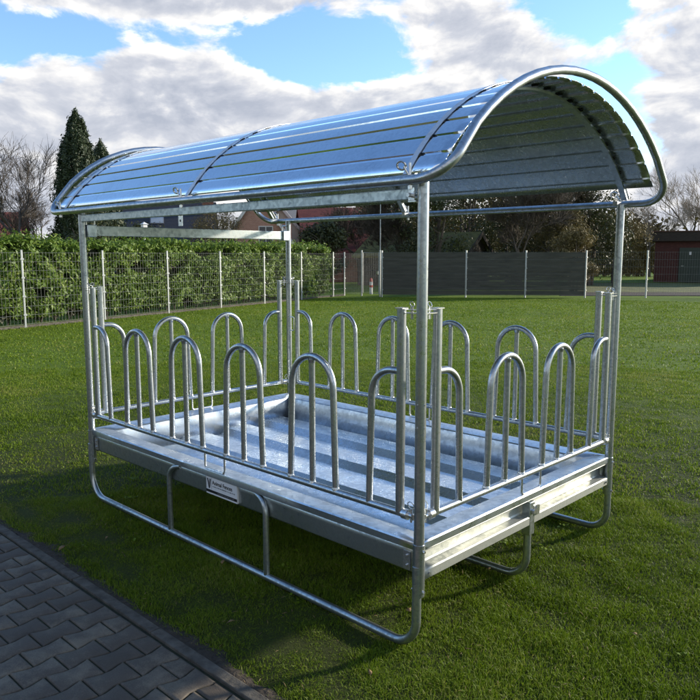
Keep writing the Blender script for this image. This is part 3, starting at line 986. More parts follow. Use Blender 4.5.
# gate between hedge corner and screen
ga, gb = bp[0], bp[1]
gt = empty('garden_gate', ga); tag(gt, 'narrow galvanised mesh gate in the fence corner beside the hedge end', 'gate')
dd = gb-ga
def gtube(P, r, nm, par, mt='fence'):
    m = MB(); m.tube(P, r, 10); return m.build(nm, M[mt], par)
gtube([dd*.47+Vector((0,0,0)), dd*.47+Vector((0,0,1.95))], .035, 'gate_post', gt)
gtube([dd*.95+Vector((0,0,0)), dd*.95+Vector((0,0,1.95))], .035, 'gate_post', gt)
P = [dd*.50+Vector((0,0,.12)), dd*.92+Vector((0,0,.12)), dd*.92+Vector((0,0,1.85)), dd*.50+Vector((0,0,1.85))]
m = MB(); wire_panel(m, dd*.02, dd*.46, .07, 1.80, 8, .05); m.build('side_panel', M['wire'], gt, smooth=False)
m = MB(); m.tube(P, .02, 8, closed=True); gfm = m.build('gate_frame', M['fence'], gt)
m = MB(); wire_panel(m, dd*.50, dd*.92, .14, 1.82, 8, .05); m.build('mesh_infill', M['wire'], gt, smooth=False)
m = MB(); q = dd*.88+Vector((0,0,1.0)); m.box((q.x-.05, q.y-.03, .93), (q.x+.03, q.y+.03, 1.07)); m.tube([q+Vector((-.05,.05,0)), q+Vector((-.17,.12,0))], .012, 8)
m.build('lock', M['bolt'], gt)

# ================================================================== HEDGE and plants
def leaf_cloud(name, P, Nn, size, aspect, mat, tint, parent=None, jitter=.9):
    """rhombic folded leaves at points P, roughly facing Nn"""
    k = len(P)
    rnd = rng.normal(size=(k, 3)); n = Nn + rnd*jitter; n /= np.linalg.norm(n, axis=1)[:, None]
    u = np.cross(n, rng.normal(size=(k, 3))); u /= np.linalg.norm(u, axis=1)[:, None]
    v = np.cross(n, u)
    s = size*rng.uniform(.6, 1.3, k)[:, None]
    V = np.empty((k, 4, 3))
    V[:, 0] = P - u*s*.5; V[:, 1] = P + v*s*aspect*.5 + n*s*.06; V[:, 2] = P + u*s*.5; V[:, 3] = P - v*s*aspect*.5 + n*s*.06
    idx = np.arange(k)*4
    Fq = np.stack([idx, idx+1, idx+2, idx+3], 1)
    return mesh_np(name, V.reshape(-1, 3), Fq, mat, tint, parent)

weeds()
hedge = empty('laurel_hedge', (0, 0, 0))
HA, HB = Vector((13.9, 5.5, 0)), Vector((20.60, -19.4, 0))
hd = (HB-HA); hl = hd.length; ht = hd/hl; hn = Vector((ht.y, -ht.x, 0))   # towards lawn
if hn.x > 0: hn = -hn
K = 90000
s = rng.uniform(0, hl, K); side = rng.random(K)
def hedge_depth(s, z): return np.array([.30 + .20*noise.noise(Vector((a*.9, b*1.1, 0))) + .16*noise.noise(Vector((a*2.7, b*2.7, 3))) for a, b in zip(s, z)])
top = np.array([2.06 + .16*noise.noise(Vector((a*.6, 0, 7))) + .14*noise.noise(Vector((a*2.6, 3, 7))) for a in s])
z = .18 + (top-.18)*rng.random(K)**.9
isTop = side > .82
z = np.where(isTop, top + rng.normal(0, .05, K) + np.where(rng.random(K) < .12, rng.uniform(0, .22, K), 0), z)
dep = hedge_depth(s, z)
off = np.where(isTop, rng.uniform(-.45, .40, K), dep + rng.normal(0, .06, K) - .25*(rng.random(K) < .3))
thin = np.array([noise.noise(Vector((a*1.6, b*1.9, 21))) for a, b in zip(s, z)])
keep = isTop | (thin > -.32)
s, z, off, isTop = s[keep], z[keep], off[keep], isTop[keep]
P = np.stack([HA.x + ht.x*s + hn.x*off, HA.y + ht.y*s + hn.y*off, z], 1)
Nn = np.where(isTop[:, None], np.array([0, 0, 1.0]), np.array([hn.x, hn.y, .45]))
tint = np.clip(rng.normal(.45, .25, len(P)), 0, 1)
leaf_cloud('foliage', P, Nn, .125, .42, M['laurel'], tint, hedge, .75)
tag(hedge, 'long clipped laurel hedge with glossy leaves behind the mesh fence', 'hedge')
m = MB()
for i in range(60):
    q = HA + ht*(hl*(i+.5)/60) + hn*random.uniform(-.1, .12)
    for j in range(3):
        e = q + Vector((random.uniform(-.35,.35), random.uniform(-.4,.4), random.uniform(1.0, 1.8)))
        m.tube([q, q.lerp(e, .5) + Vector((random.uniform(-.05,.05), random.uniform(-.05,.05), 0)), e], .016, 5, r_end=.005)
m.build('stems', M['bark'], hedge)
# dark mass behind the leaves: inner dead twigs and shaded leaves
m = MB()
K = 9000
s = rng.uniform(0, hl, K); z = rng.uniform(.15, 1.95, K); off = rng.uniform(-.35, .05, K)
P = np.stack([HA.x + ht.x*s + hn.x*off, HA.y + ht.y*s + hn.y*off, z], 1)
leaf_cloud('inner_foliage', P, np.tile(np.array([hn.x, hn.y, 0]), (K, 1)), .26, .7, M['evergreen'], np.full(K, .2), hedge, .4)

# bare trees ------------------------------------------------------------
def bare_tree(name, base, h, spread, label, group, seed, mat='twig', levels=5, r0=None, trunk=.25, density=3, lean=0.0):
    R = random.Random(seed)
    root = empty(name, base); tag(root, label, 'tree', group)
    tr = MB(); tw = MB()
    r0 = r0 or h*.011
    cnt = [0]
    def grow(p, d, ln, r, lev):
        cnt[0] += 1
        pts = [p]; q = p.copy(); dd = d.copy(); seg = 4 if lev < 3 else 3
        for i in range(seg):
            dd = (dd + Vector((R.gauss(0, .13), R.gauss(0, .13), R.gauss(0, .08) + .05))).normalized()
            q = q + dd*ln/seg; pts.append(q.copy())
        (tr if lev < 2 else tw).tube(pts, r, 6 if lev < 2 else 3, caps=False, r_end=r*.6)
        if lev >= levels: return
        n = R.choice((density, density+1)) + (2 if lev >= 2 else 0)
        for i in range(n):
            f = R.uniform(.35, 1.0) if i else 1.0
            k = f*seg; a = int(min(k, seg-1)); st = pts[a].lerp(pts[a+1], k-a)
            ax = Vector((R.gauss(0,1), R.gauss(0,1), R.gauss(0,.5))).normalized()
            ang = R.uniform(.3, .85)*spread
            nd = (dd*math.cos(ang) + (ax - dd*ax.dot(dd)).normalized()*math.sin(ang)); nd.z += .10; nd.normalize()
            grow(st, nd, ln*R.uniform(.55, .82), max(r*.6*R.uniform(.7, 1), .008), lev+1)
    grow(Vector((0,0,-.1)), Vector((lean, 0, 1)).normalized(), h*trunk, r0, 0)
    tr.build('trunk', M['bark'], root); 
    tw.build('crown', M[mat], root, smooth=False)
    return root
def polar(px, depth):
    """place on the ground at a horizontal angle (as seen from the path) and a distance"""
    a = YAW - math.atan((px-350)/720.0)
    return Vector((CAM[0] + depth/math.cos(math.atan((px-350)/720.0))*math.cos(a), CAM[1] + depth/math.cos(math.atan((px-350)/720.0))*math.sin(a), 0))
bare_tree('bare_tree', polar(32, 38), 13.5, 1.0, 'taller bare tree left of the dark conifer, behind the hedge', 'bare winter trees', 3, 'bark', levels=5, density=3)
bare_tree('bare_tree', polar(8, 42), 11.5, 1.0, 'bare tree at the left edge of the view', 'bare winter trees', 5, 'bark', levels=5, density=3)
bare_tree('bare_tree', polar(56, 45), 10, 1.1, 'lower bare tree directly beside the conifer', 'bare winter trees', 8, 'bark', levels=5, density=3)
bare_tree('bare_tree', polar(-20, 36), 11, 1.0, 'bare tree just past the left edge', 'bare winter trees', 15, 'bark', levels=5, density=3)
bare_tree('bare_tree', polar(690, 62), 14, 1.0, 'pale bare tree behind the dark red shed at the right edge', 'bare winter trees', 21, levels=5, density=3)
bare_tree('bare_tree', polar(648, 58), 10, 1.1, 'low pale bare tree left of the dark red shed', 'bare winter trees', 22, levels=5, density=3)
bare_tree('bare_tree', polar(718, 60), 12, 1.1, 'bare tree just past the right edge behind the shed', 'bare winter trees', 27, levels=5, density=3)
bare_tree('bare_tree', polar(570, 40), 13, .95, 'tall bare tree seen through the gap of the roof end', 'bare winter trees', 31, 'dark_twig', levels=6, density=3)
bare_tree('bare_tree', polar(520, 37), 9, 1.0, 'bare dark tree behind the screened fence, right of centre', 'bare winter trees', 36, 'dark_twig', levels=6, density=3)
bare_tree('bare_tree', polar(400, 40), 8.5, 1.0, 'bare dark tree behind the screened fence, by the near corner post', 'bare winter trees', 41, 'dark_twig', levels=6, density=3)
bare_tree('bare_tree', polar(360, 46), 8, 1.05, 'bare dark tree over the red-roofed house', 'bare winter trees', 45, 'dark_twig', levels=5, density=4)

# leafy crowns
def crown_tree(name, base, h, rx, z0, n, size, mat, label, group, seed, cat='tree', conical=False, nclump=26, stems=1, tint0=.45, aspect=.55):
    R = np.random.default_rng(seed); Rr = random.Random(seed)
    root = empty(name, base); tag(root, label, cat, group)
    P = []; Nn = []; T = []
    if conical:
        for i in range(n):
            f = R.random()**1.25; zz = z0 + (h-z0)*f
            a = R.uniform(0, 2*PI)
            wob = 1 + .38*noise.noise(Vector((math.cos(a)*1.5, math.sin(a)*1.5, zz*.9 + seed))) + .38*noise.noise(Vector((math.cos(a)*4, math.sin(a)*4, zz*2.6 + seed)))
            rad = rx*(1-f)**.50*wob*(.55 + .5*R.random()**.4)
            if f > .96: rad *= .6
            P.append((rad*math.cos(a), rad*math.sin(a), zz + .15*R.normal())); Nn.append((math.cos(a), math.sin(a), .35)); T.append(tint0 + .35*(R.random()-.5))
        jit = .8
    else:
        cl = []
        for i in range(nclump):
            a = R.uniform(0, 2*PI); rr = rx*math.sqrt(R.random())*.82; f = R.random()
            zz = z0 + (h-z0)*(.12 + .80*f)
            sh = math.sqrt(max(.08, 1-((f-.42)/.62)**2))
            cl.append((rr*math.cos(a)*sh, rr*math.sin(a)*sh, zz, rx*R.uniform(.20, .40), R.normal()*.10))
        per = n//nclump
        for (cx, cy, cz, cr, tv) in cl:
            q = R.normal(size=(per, 3)); q /= np.linalg.norm(q, axis=1)[:, None]
            rr = cr*(.35 + .65*R.random(per)**.5)*(1+.25*R.normal(size=per))
            for v, r_ in zip(q, rr):
                P.append((cx+v[0]*r_, cy+v[1]*r_, cz+v[2]*r_*.85)); Nn.append((v[0], v[1], v[2]+.2)); T.append(tint0+tv+.3*(R.random()-.5))
        jit = .7
    leaf_cloud('crown', np.array(P), np.array(Nn), size, aspect, M[mat], np.clip(T, 0, 1), root, jit)
    m = MB()
    for k in range(stems):
        dx = Rr.uniform(-.5, .5)*(stems > 1)*rx; dy = Rr.uniform(-.5, .5)*(stems > 1)*rx
        top = Vector((dx, dy, h*.8)); 
        m.tube([Vector((dx*.3, dy*.3, -.1)), Vector((dx*.6, dy*.6, h*.4)), top], h*.018+.02, 7, r_end=.015)
        for j in range(7):
            f = Rr.uniform(.25, .8); q = Vector((dx*f, dy*f, h*f*.95)); a = Rr.uniform(0, 6.28)
            e = q + Vector((math.cos(a)*rx*.6*(1-f*.5), math.sin(a)*rx*.6*(1-f*.5), h*.12))
            m.tube([q, q.lerp(e, .5)+Vector((0, 0, .05)), e], h*.006+.008, 5, r_end=.008)
    m.build('trunk', M['bark'], root)
    return root
crown_tree('conifer_tree', polar(84, 40), 9.2, 1.6, .3, 60000, .17, 'conifer', 'tall dark conifer with pointed top standing above the hedge', None, 4, conical=True, aspect=.35)
crown_tree('conifer_tree', polar(107, 43), 8.1, 1.45, .3, 40000, .17, 'conifer', 'shorter dark conifer leaning into the right side of the tall one', None, 9, conical=True, aspect=.35)
# shrubs behind hedge
crown_tree('evergreen_shrub', polar(105, 33), 3.7, 2.0, .3, 6000, .13, 'evergreen', 'dark evergreen shrub behind the hedge, left of the black-roofed house', 'garden shrubs behind the hedge', 11, 'shrub', stems=3)
crown_tree('evergreen_shrub', polar(140, 34), 3.2, 1.5, .3, 5000, .13, 'evergreen', 'lower evergreen shrub in front of the black-roofed house', 'garden shrubs behind the hedge', 12, 'shrub', stems=3)
crown_tree('twiggy_shrub', polar(220, 32), 4.0, 1.5, .8, 9000, .10, 'olive', 'tall yellow-brown twiggy shrub beside the warm brick house', 'garden shrubs behind the hedge', 13, 'shrub', stems=6, aspect=.2)
crown_tree('twiggy_shrub', polar(205, 31), 3.3, 1.4, .8, 5000, .10, 'olive', 'smaller yellow-brown twiggy shrub in front of the black-roofed house', 'garden shrubs behind the hedge', 14, 'shrub', stems=6, aspect=.2)
bare_tree('bare_shrub', polar(20, 27), 3.2, 1.2, 'bare tangled shrub over the hedge at the left edge', 'garden shrubs behind the hedge', 51, 'twig', levels=5, density=4, trunk=.2)
bare_tree('bare_shrub', polar(50, 26), 3.0, 1.2, 'bare tangled shrub over the hedge below the conifer', 'garden shrubs behind the hedge', 52, 'twig', levels=5, density=4, trunk=.2)
bare_tree('bare_shrub', polar(80, 27), 3.1, 1.2, 'bare tangled shrub over the hedge beside the far left corner post', 'garden shrubs behind the hedge', 53, 'twig', levels=5, density=4, trunk=.2)
# thicket behind back fence
th = [(322, 37, 3.4, 1.6, 'evergreen', 'dark evergreen bush beside the red-roofed house'),
      (428, 38, 6.2, 2.4, 'evergreen', 'dense dark evergreen tree behind the screened fence, next to the mossy shed'),
      (465, 44, 7.4, 3.0, 'evergreen', 'big dark evergreen tree rising behind the mossy shed'),
      (510, 43, 7.6, 3.2, 'evergreen', 'big dark evergreen tree between mossy shed and yellowish bush'),
      (548, 40, 4.6, 2.2, 'olive', 'yellowish twiggy bush behind the screened fence'),
      (588, 42, 6.0, 2.4, 'evergreen', 'dark evergreen tree behind the right back corner of the feeder'),
      (572, 34.5, 3.0, 1.3, 'olive', 'low yellow-brown bush at the end of the privacy screen'),
      (612, 46, 4.6, 2.0, 'olive', 'open brown bush left of the dark red shed'),
      (385, 48, 7.0, 2.8, 'evergreen', 'dark evergreen tree behind the red-roofed house')]
for i, (px, dp, h, rx, mt, lab) in enumerate(th):
    crown_tree('evergreen_tree' if mt == 'evergreen' else 'twiggy_shrub', polar(px, dp), h, rx, .4, 10000, .16, mt, lab, 'trees and bushes behind the back fence', 60+i, 'tree' if mt == 'evergreen' else 'shrub', stems=4, nclump=34, aspect=.45 if mt == 'evergreen' else .25, tint0=.38 if mt == 'evergreen' else .45)
# brown grass bank / far tree line
def far_line(name, label, px0, px1, depth, h, n, size, mat, seed):
    R = np.random.default_rng(seed)
    a0, a1 = polar(px0, depth), polar(px1, depth)
    f = R.random(n); z = R.random(n)**.8
    hh = np.array([h*(.75 + .5*noise.noise(Vector((q*9, seed, 0))) + .25*noise.noise(Vector((q*40, seed, 4)))) for q in f])
    dpt = R.normal(0, 1.2, n)
    P = np.stack([a0.x + (a1.x-a0.x)*f + dpt, a0.y + (a1.y-a0.y)*f + dpt, z*hh], 1)
    o = leaf_cloud(name, P, np.tile(np.array([-.6, .6, .4]), (n, 1)), size, .5, M[mat], np.clip(R.normal(.4, .18, n), 0, 1), None, .8)
    tag(o, label, 'woodland', kind='stuff')
far_line('far_woodland', 'low distant belt of dark evergreens behind the houses on the left', -260, 300, 74, 3.4, 16000, .55, 'evergreen', 5)
far_line('far_woodland', 'distant dark tree belt behind the screened fence', 290, 640, 60, 6.4, 30000, .5, 'olive', 6)
far_line('far_woodland', 'low distant tree belt behind the dark red shed', 640, 980, 74, 3.2, 12000, .5, 'olive', 7)

# added unseen leaf mass behind the camera, darkens the reflections in the zinc
def back_line(x0, x1, y, h, n, seed):
    R = np.random.default_rng(seed); f = R.random(n); z = R.random(n)**.9
    hh = np.array([h*(.8 + .45*noise.noise(Vector((q*9, seed, 0))) + .25*noise.noise(Vector((q*40, seed, 4)))) for q in f])
    P = np.stack([x0 + (x1-x0)*f, y + R.normal(0, .6, n), z*hh], 1)
    o = leaf_cloud('added_dark_thicket', P, np.tile(np.array([0, -1., .3]), (n, 1)), .55, .6, M['evergreen'], np.clip(R.normal(.4, .18, n), 0, 1), None, .7)
    tag(o, 'added unseen evergreen thicket behind the camera, darkens reflections in the metal', 'thicket', kind='stuff')
back_line(-16, 26, 12.5, 3.4, 24000, 3)

# ================================================================== BUILDINGS
def house(name, label, base, rz, w, l, eave, ridge, wall, roof, windows=(), gable_board=None, over=.25, cat='house', chimney=None):
    """gable end faces local -x, ridge along local x; width w along y"""
    root = empty(name, base, rz); tag(root, label, cat)
    m = MB(); h = w/2
    vs = [(0,-h,0),(l,-h,0),(l,h,0),(0,h,0),(0,-h,eave),(l,-h,eave),(l,h,eave),(0,h,eave),(0,0,ridge),(l,0,ridge)]
    m.add(vs, [(0,1,5,4),(3,7,6,2),(0,4,8,7,3),(1,2,6,9,5)])
    m.build('wall', wall, root, smooth=False)
    m = MB(); sl = (ridge-eave)/h
    for sg in (1, -1):
        e = (h+over)
        A = [(-over, 0, ridge+.02), (l+over, 0, ridge+.02), (l+over, sg*e, ridge-sl*e+.02), (-over, sg*e, ridge-sl*e+.02)]
        Bv = [(x, y, z+.12) for x, y, z in A]
        m.add(A+Bv, [(0,1,2,3),(4,7,6,5),(0,4,5,1),(1,5,6,2),(2,6,7,3),(3,7,4,0)])
    rf = m.build('roof', roof, root, smooth=False)
    if gable_board:
        m = MB()
        for sg in (1, -1):
            e = (h+over)
            q = [(-over-.05, 0, ridge+.16), (-over-.05, sg*e, ridge-sl*e+.16), (-over-.05, sg*e, ridge-sl*e-.14), (-over-.05, 0, ridge-.14)]
            q2 = [(x+.04, y, z) for x, y, z in q]
            m.add(q+q2, [(0,1,2,3),(4,7,6,5),(0,4,5,1),(1,5,6,2),(2,6,7,3),(3,7,4,0)])
        m.build('bargeboard', gable_board, rf, smooth=False)
    if chimney:
        cx, cy, cw, ch, cm = chimney
        m = MB(); m.box((cx-cw, cy-cw, ridge-abs(cy)*sl-.3), (cx+cw, cy+cw, ridge+ch)); m.box((cx-cw-.05, cy-cw-.05, ridge+ch), (cx+cw+.05, cy+cw+.05, ridge+ch+.08))
        m.build('chimney', cm, rf, smooth=False)
    for (y, z, ww, hh) in windows:
        m = MB(); m.box((-.05, y-ww/2-.06, z-hh/2-.06), (-.003, y+ww/2+.06, z+hh/2+.06)); wf = m.build('window', M['bargeboard'], root, smooth=False)
        m = MB(); m.box((-.055, y-ww/2, z-hh/2), (-.052, y-.03, z+hh/2)); m.box((-.055, y+.03, z-hh/2), (-.052, y+ww/2, z+hh/2)); m.build('pane', M['glass'], wf, smooth=False)
    return root
def face_cam(p): # local +x pointing away from the path
    return math.atan2(p.y-CAM[1], p.x-CAM[0])
p = polar(259, 46); house('brick_house', 'warm pinkish brick gabled house with pale bargeboard behind the hedge', p, face_cam(p)+.0, 4.2, 8, 2.6, 5.6, M['pink_wall'], M['roof_brown'], ((-.5, 2.9, .8, 1.2),), M['bargeboard'], chimney=(.5, -1.9, .25, -1.6, M['pink_wall']))
p = polar(282, 52); house('small_house', 'cream gabled house with black roof right behind the far corner post', p, face_cam(p)-.3, 5.2, 8, 2.2, 5.2, M['cream_wall'], M['roof_black'], (), M['bargeboard'])
p = polar(215, 56); ry = face_cam(p)
bh = house('black_roof_house', 'house with broad black tiled roof and one skylight', p, ry+PI/2+.05, 8.5, 7.2, 2.5, 5.6, M['red_brick'], M['roof_black'], (), None, chimney=(.4, 1.0, .4, .3, M['red_brick']))
# skylight lies on the roof slope facing the path
def skylight(par, x, y, w, hgt, eave, ridge, hw):
    sl = (ridge-eave)/hw; ang = math.atan(sl)
    m = MB(); 
    A = Vector((x, y, ridge - abs(y)*sl + .15)); uy = Vector((0, math.copysign(1, y)*math.cos(ang), -math.sin(ang))); nz = Vector((0, math.copysign(1, y)*math.sin(ang), math.cos(ang)))
    def quadbox(u, v, t0, t1):
        vs = []
        for t_ in (t0, t1):
            for a, b in ((-1,-1),(1,-1),(1,1),(-1,1)): vs.append(A + Vector((a*u, 0, 0)) + uy*(b*v) + nz*t_)
        m.add(vs, [(0,3,2,1),(4,5,6,7),(0,1,5,4),(1,2,6,5),(2,3,7,6),(3,0,4,7)])
    quadbox(w/2+.06, hgt/2+.06, -.05, .06); f = m.build('skylight', M['inkgrey'], par, smooth=False)
    m = MB(); quadbox(w/2, hgt/2, .062, .068); m.build('pane', M['skylight'], f, smooth=False)
skylight(bh, 4.1, 2.1, .85, .75, 2.5, 5.6, 4.25); 
p = polar(30, 52); house('red_roof_house', 'low red-roofed brick house behind the hedge at the left edge', p, face_cam(p)+PI/2, 7, 12, 2.0, 4.6, M['red_brick'], M['roof_red'], (), None, chimney=(7.2, 1.2, .28, .3, M['pink_wall']))
p = polar(398, 52); house('red_roof_house', 'brown-red roofed house in the trees beyond the gate', p, face_cam(p)+PI/2+.25, 8, 7.0, 1.6, 4.9, M['red_brick'], M['roof_red'], (), None)
# mossy shed behind screened fence
p = polar(476, 41); house('garden_shed', 'low dark wooden shed with mossy roof behind the screened fence', p, face_cam(p)+PI/2-.35, 4.4, 6.5, 1.7, 2.9, M['wood_dark'], M['moss_roof'], (), M['wood_dark'], cat='shed')
# flat roofed dark red shed with green door, its front faces the lawn
p = polar(652, 47); fz = face_cam(p)
shed = empty('flat_roof_shed', p, fz - .02); tag(shed, 'dark red flat-roofed shed with green door at the right edge', 'shed')
m = MB(); m.box((0, -9, 0), (6, 0, 3.05)); m.build('wall', M['dark_brick'], shed, smooth=False)
m = MB(); m.box((-.25, -9.2, 2.62), (6.2, .2, 3.22)); rf = m.build('roof', M['wood_dark'], shed, smooth=False)
m = MB(); m.box((-.30, -9.25, 3.22), (6.25, .25, 3.27)); m.build('roof_trim', M['roof_brown'], rf, smooth=False)
m = MB(); m.box((-.06, -2.75, .02), (-.003, -1.45, 2.2)); df = m.build('door', M['green_door'], shed, smooth=False)
m = MB(); m.box((-.075, -2.15, 1.75), (-.062, -2.03, 1.95)); m.build('door_plate', M['white_plate'], df, smooth=False)
m = MB(); m.tube([(-.12, -1.6, 1.05), (-.12, -1.74, 1.05)], .015, 6); m.tube([(-.063, -1.6, 1.05), (-.12, -1.6, 1.05)], .012, 6); m.build('handle', M['bolt'], df)
m = MB(); m.box((-.07, -3.55, 1.95), (-.003, -3.1, 2.35)); m.build('wall_plate', M['white_plate'], shed, smooth=False)
m = MB(); m.box((-.36, -3.4, 2.95), (-.31, -2.95, 3.25)); m.build('blue_plate', M['blue_sign'], shed, smooth=False)

# strip of rougher grass and gravel path beyond the open fence
def band(name, d0, d1, z, mat, px0=560, px1=820):
    P = []
    for px in np.linspace(px0, px1, 12): q = polar(px, d0); P.append((q.x, q.y))
    for px in np.linspace(px1, px0, 12): q = polar(px, d1); P.append((q.x, q.y))
    sheet_obj(name, P, z, mat)
band('gravel_path', 31.2, 34.0, .006, M['soil'])
band('rough_grass', 34.0, 45.5, .010, M['rough_grass'])

# post lamp behind hedge, tall pole, small things
p = polar(147, 29); lp = empty('post_lamp', p); tag(lp, 'small pale garden lamp on a post above the hedge', 'lamp')
m = MB(); m.tube([(0,0,0),(0,0,2.72)], .03, 8); m.build('pole', M['fence'], lp)
m = MB(); m.box((-.09,-.09,2.72), (.09,.09,2.95)); m.add([(-.13,-.13,2.95),(.13,-.13,2.95),(.13,.13,2.95),(-.13,.13,2.95),(0,0,3.05)], [(0,3,2,1),(0,1,4),(1,2,4),(2,3,4),(3,0,4)])
m.build('lamp_head', M['white_plate'], lp, smooth=False)
p = polar(380, 36); sp = empty('lamp_post', p); tag(sp, 'tall thin grey lamp post behind the gate', 'lamp post')
m = MB(); m.tube([(0,0,0),(0,0,4.6)], .030, 10, r_end=.02); m.build('pole', M['fence'], sp)
m = MB(); m.tube([(0,0,4.6),(-.05,0,4.9),(-.35,.0,5.0)], .03, 8); m.box((-.75,-.08,4.95), (-.35,.08,5.06)); m.build('lamp_head', M['fence'], sp)
m = MB(); m.box((-.1,-.16,1.55), (-.04,.16,1.68)); m.build('sign_plate', M['white_plate'], sp)
p = polar(371, 32.5); hy = empty('hydrant_marker', p); tag(hy, 'small white and red post standing behind the gate', 'marker post')
m = MB(); m.tube([(0,0,0),(0,0,.55)], .07, 10); m.build('post', M['white_plate'], hy)
m = MB(); m.tube([(0,0,.3),(0,0,.4)], .075, 10); m.tube([(0,0,.55),(0,0,.68),(0,0,.72)], .075, 10, r_end=.03); m.build('band', M['red_paint'], hy)
# thin posts beyond the open fence
for px, dp, lab in ((612, 33, 'dark wooden post standing just behind the open mesh fence'),):
    p = polar(px, dp); m = MB(); m.tube([(0,0,0),(0,0,1.6)], .05, 8); m.tube([(0,0,1.3),(1.1,-.6,1.3)], .02, 6)
    o = m.build('wooden_post', M['wood_dark']); o.location = p; tag(o, lab, 'post')

# ================================================================== LIGHT, SKY
EL = math.radians(15.5)
sh = Vector((-.42, -.907, 0)).normalized()
sdir = Vector((sh.x*math.cos(EL), sh.y*math.cos(EL), math.sin(EL)))
sun = bpy.data.lights.new('sun', 'SUN'); sun.energy = 3.0; sun.angle = math.radians(2.5); sun.color = (1.0, .90, .74)
so = bpy.data.objects.new('sun', sun); COL.objects.link(so); so.rotation_euler = sdir.to_track_quat('Z', 'Y').to_euler(); so.location = (0, 0, 30)

world = bpy.data.worlds.new('World'); sc.world = world; world.use_nodes = True
nt = world.node_tree; nt.nodes.clear()
out = nt.nodes.new('ShaderNodeOutputWorld'); bg = nt.nodes.new('ShaderNodeBackground'); bg.inputs['Strength'].default_value = .14
nt.links.new(bg.outputs[0], out.inputs[0])
sky = nt.nodes.new('ShaderNodeTexSky'); sky.sky_type = 'NISHITA'; sky.sun_disc = False
sky.sun_elevation = EL; sky.sun_rotation = math.atan2(sh.x, sh.y) % (2*PI)
sky.air_density = 1.0; sky.dust_density = .1; sky.ozone_density = 2.8
def mth(op, a, b=None, c=None, clamp=False):
    n = nt.nodes.new('ShaderNodeMath'); n.operation = op; n.use_clamp = clamp
    for i, v in enumerate((a, b, c)):
        if v is None: continue
        if isinstance(v, (int, float)): n.inputs[i].default_value = v
        else: nt.links.new(v, n.inputs[i])
    return n.outputs[0]
tc = nt.nodes.new('ShaderNodeTexCoord'); sp3 = nt.nodes.new('ShaderNodeSeparateXYZ'); nt.links.new(tc.outputs['Generated'], sp3.inputs[0])
# compass angle relative to the direction (cos YAW, sin YAW), and elevation, in degrees
ax = mth('ADD', mth('MULTIPLY', sp3.outputs[0], math.cos(YAW)), mth('MULTIPLY', sp3.outputs[1], math.sin(YAW)))
ay = mth('ADD', mth('MULTIPLY', sp3.outputs[0], -math.sin(YAW)), mth('MULTIPLY', sp3.outputs[1], math.cos(YAW)))
U = mth('MULTIPLY', mth('ARCTAN2', ay, ax), 180/PI)        # + = left
Vv = mth('MULTIPLY', mth('ARCSINE', sp3.outputs[2]), 180/PI)
def blob(u, v, a, b, w):
    du = mth('DIVIDE', mth('SUBTRACT', U, u), a); dv = mth('DIVIDE', mth('SUBTRACT', Vv, v), b)
    r2 = mth('ADD', mth('MULTIPLY', du, du), mth('MULTIPLY', dv, dv))
    return mth('MULTIPLY', mth('POWER', 2.718, mth('MULTIPLY', r2, -1.0)), w)
def cloud_noise(offx, offy, sc_=1.0, detail=9, rough=.56):
    cx = nt.nodes.new('ShaderNodeCombineXYZ')
    nt.links.new(mth('MULTIPLY_ADD', U, .13*sc_, offx), cx.inputs[0]); nt.links.new(mth('MULTIPLY_ADD', Vv, .24*sc_, offy), cx.inputs[1])
    cx.inputs[2].default_value = 1.7
    n = nt.nodes.new('ShaderNodeTexNoise'); n.inputs['Scale'].default_value = 1.0; n.inputs['Detail'].default_value = detail; n.inputs['Roughness'].default_value = rough
    n.inputs['Distortion'].default_value = .25
    nt.links.new(cx.outputs[0], n.inputs['Vector'])
    return n.outputs['Fac']
blobs = [(0, 1.5, 400, 4.5, .38), (17, 11.0, 13, 3.6, .55), (7, 9.0, 7, 4.5, .45), (22, 4, 12, 4, .35), (14, 18.0, 13, 1.25, .95), (22, 14.9, 4.5, 0.9, -.45), (-9, 15.6, 6, 3.3, .72), (150, 30, 38, 17, 1.1), (-165, 30, 30, 17, 1.1), (-1, 11, 9, 3.0, .3), (-24, 12.5, 5, 4.5, .50), (-24, 19, 4, 1.6, .4),  # the two broad blobs behind the camera are added, unseen, as ambient fill
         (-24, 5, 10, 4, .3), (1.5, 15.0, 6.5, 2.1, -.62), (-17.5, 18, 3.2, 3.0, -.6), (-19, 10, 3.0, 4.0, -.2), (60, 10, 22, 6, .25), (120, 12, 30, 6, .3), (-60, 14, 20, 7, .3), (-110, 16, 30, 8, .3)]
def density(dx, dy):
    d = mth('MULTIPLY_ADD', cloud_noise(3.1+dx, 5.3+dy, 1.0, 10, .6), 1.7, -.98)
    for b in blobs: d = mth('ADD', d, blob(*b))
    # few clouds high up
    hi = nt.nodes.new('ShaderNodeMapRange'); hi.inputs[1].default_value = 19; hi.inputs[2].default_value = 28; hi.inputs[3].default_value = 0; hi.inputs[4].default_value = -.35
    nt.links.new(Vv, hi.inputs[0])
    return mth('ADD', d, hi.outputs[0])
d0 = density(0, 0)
nA = cloud_noise(3.1, 5.3); nB = cloud_noise(3.1-.10, 5.3+.14)
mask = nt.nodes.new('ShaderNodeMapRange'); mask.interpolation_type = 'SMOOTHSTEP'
mask.inputs[1].default_value = -.02; mask.inputs[2].default_value = .22; nt.links.new(d0, mask.inputs[0])
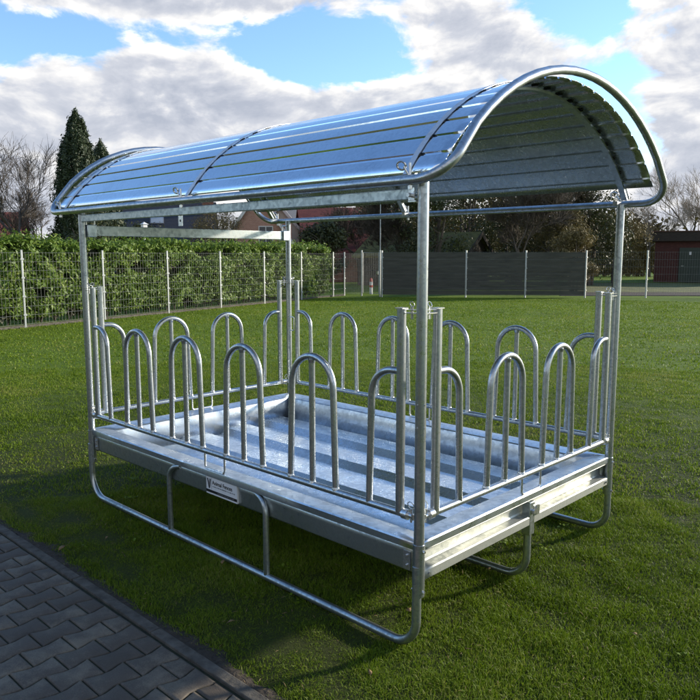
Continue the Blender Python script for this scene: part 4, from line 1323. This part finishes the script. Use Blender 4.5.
# relief: brighter where the cloud thins towards the sun/top, greyer in the thick
rel = mth('MULTIPLY', mth('SUBTRACT', nA, nB), 3.2)
thick = nt.nodes.new('ShaderNodeMapRange'); thick.inputs[1].default_value = .05; thick.inputs[2].default_value = .60; thick.inputs[3].default_value = .74; thick.inputs[4].default_value = .22
nt.links.new(d0, thick.inputs[0])
fine = cloud_noise(9.0, 2.0, 3.2, 6, .6)
br = mth('ADD', mth('ADD', thick.outputs[0], rel), mth('MULTIPLY', mth('SUBTRACT', fine, .5), .35), clamp=True)
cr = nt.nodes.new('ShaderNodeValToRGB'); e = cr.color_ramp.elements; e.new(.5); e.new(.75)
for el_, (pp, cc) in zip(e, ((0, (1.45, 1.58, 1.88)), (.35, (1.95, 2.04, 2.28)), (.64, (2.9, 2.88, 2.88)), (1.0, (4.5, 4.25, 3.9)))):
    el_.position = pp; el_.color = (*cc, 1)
nt.links.new(br, cr.inputs[0])
mx = nt.nodes.new('ShaderNodeMix'); mx.data_type = 'RGBA'
tn = nt.nodes.new('ShaderNodeMix'); tn.data_type = 'RGBA'; tn.blend_type = 'MULTIPLY'; tn.inputs[0].default_value = 1.0
tn.inputs[7].default_value = (.80, .84, .90, 1)
nt.links.new(sky.outputs[0], tn.inputs[6])
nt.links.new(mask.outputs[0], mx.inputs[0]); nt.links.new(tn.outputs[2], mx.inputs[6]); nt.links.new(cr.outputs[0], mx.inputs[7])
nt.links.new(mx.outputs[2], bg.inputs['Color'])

# ================================================================== CAMERA
cam = bpy.data.cameras.new('camera'); co = bpy.data.objects.new('camera', cam); COL.objects.link(co)
cam.sensor_width = 36; cam.lens = 36*720.01/700; cam.clip_end = 2000; cam.clip_start = .05
co.location = CAM
fw = Vector((math.cos(YAW)*math.cos(PIT), math.sin(YAW)*math.cos(PIT), -math.sin(PIT)))
co.rotation_euler = fw.to_track_quat('-Z', 'Y').to_euler()
sc.camera = co
sc.view_settings.view_transform = 'Standard'; sc.view_settings.look = 'None'; sc.view_settings.gamma = 1; sc.view_settings.exposure = 1.28
sc.view_settings.use_curve_mapping = False
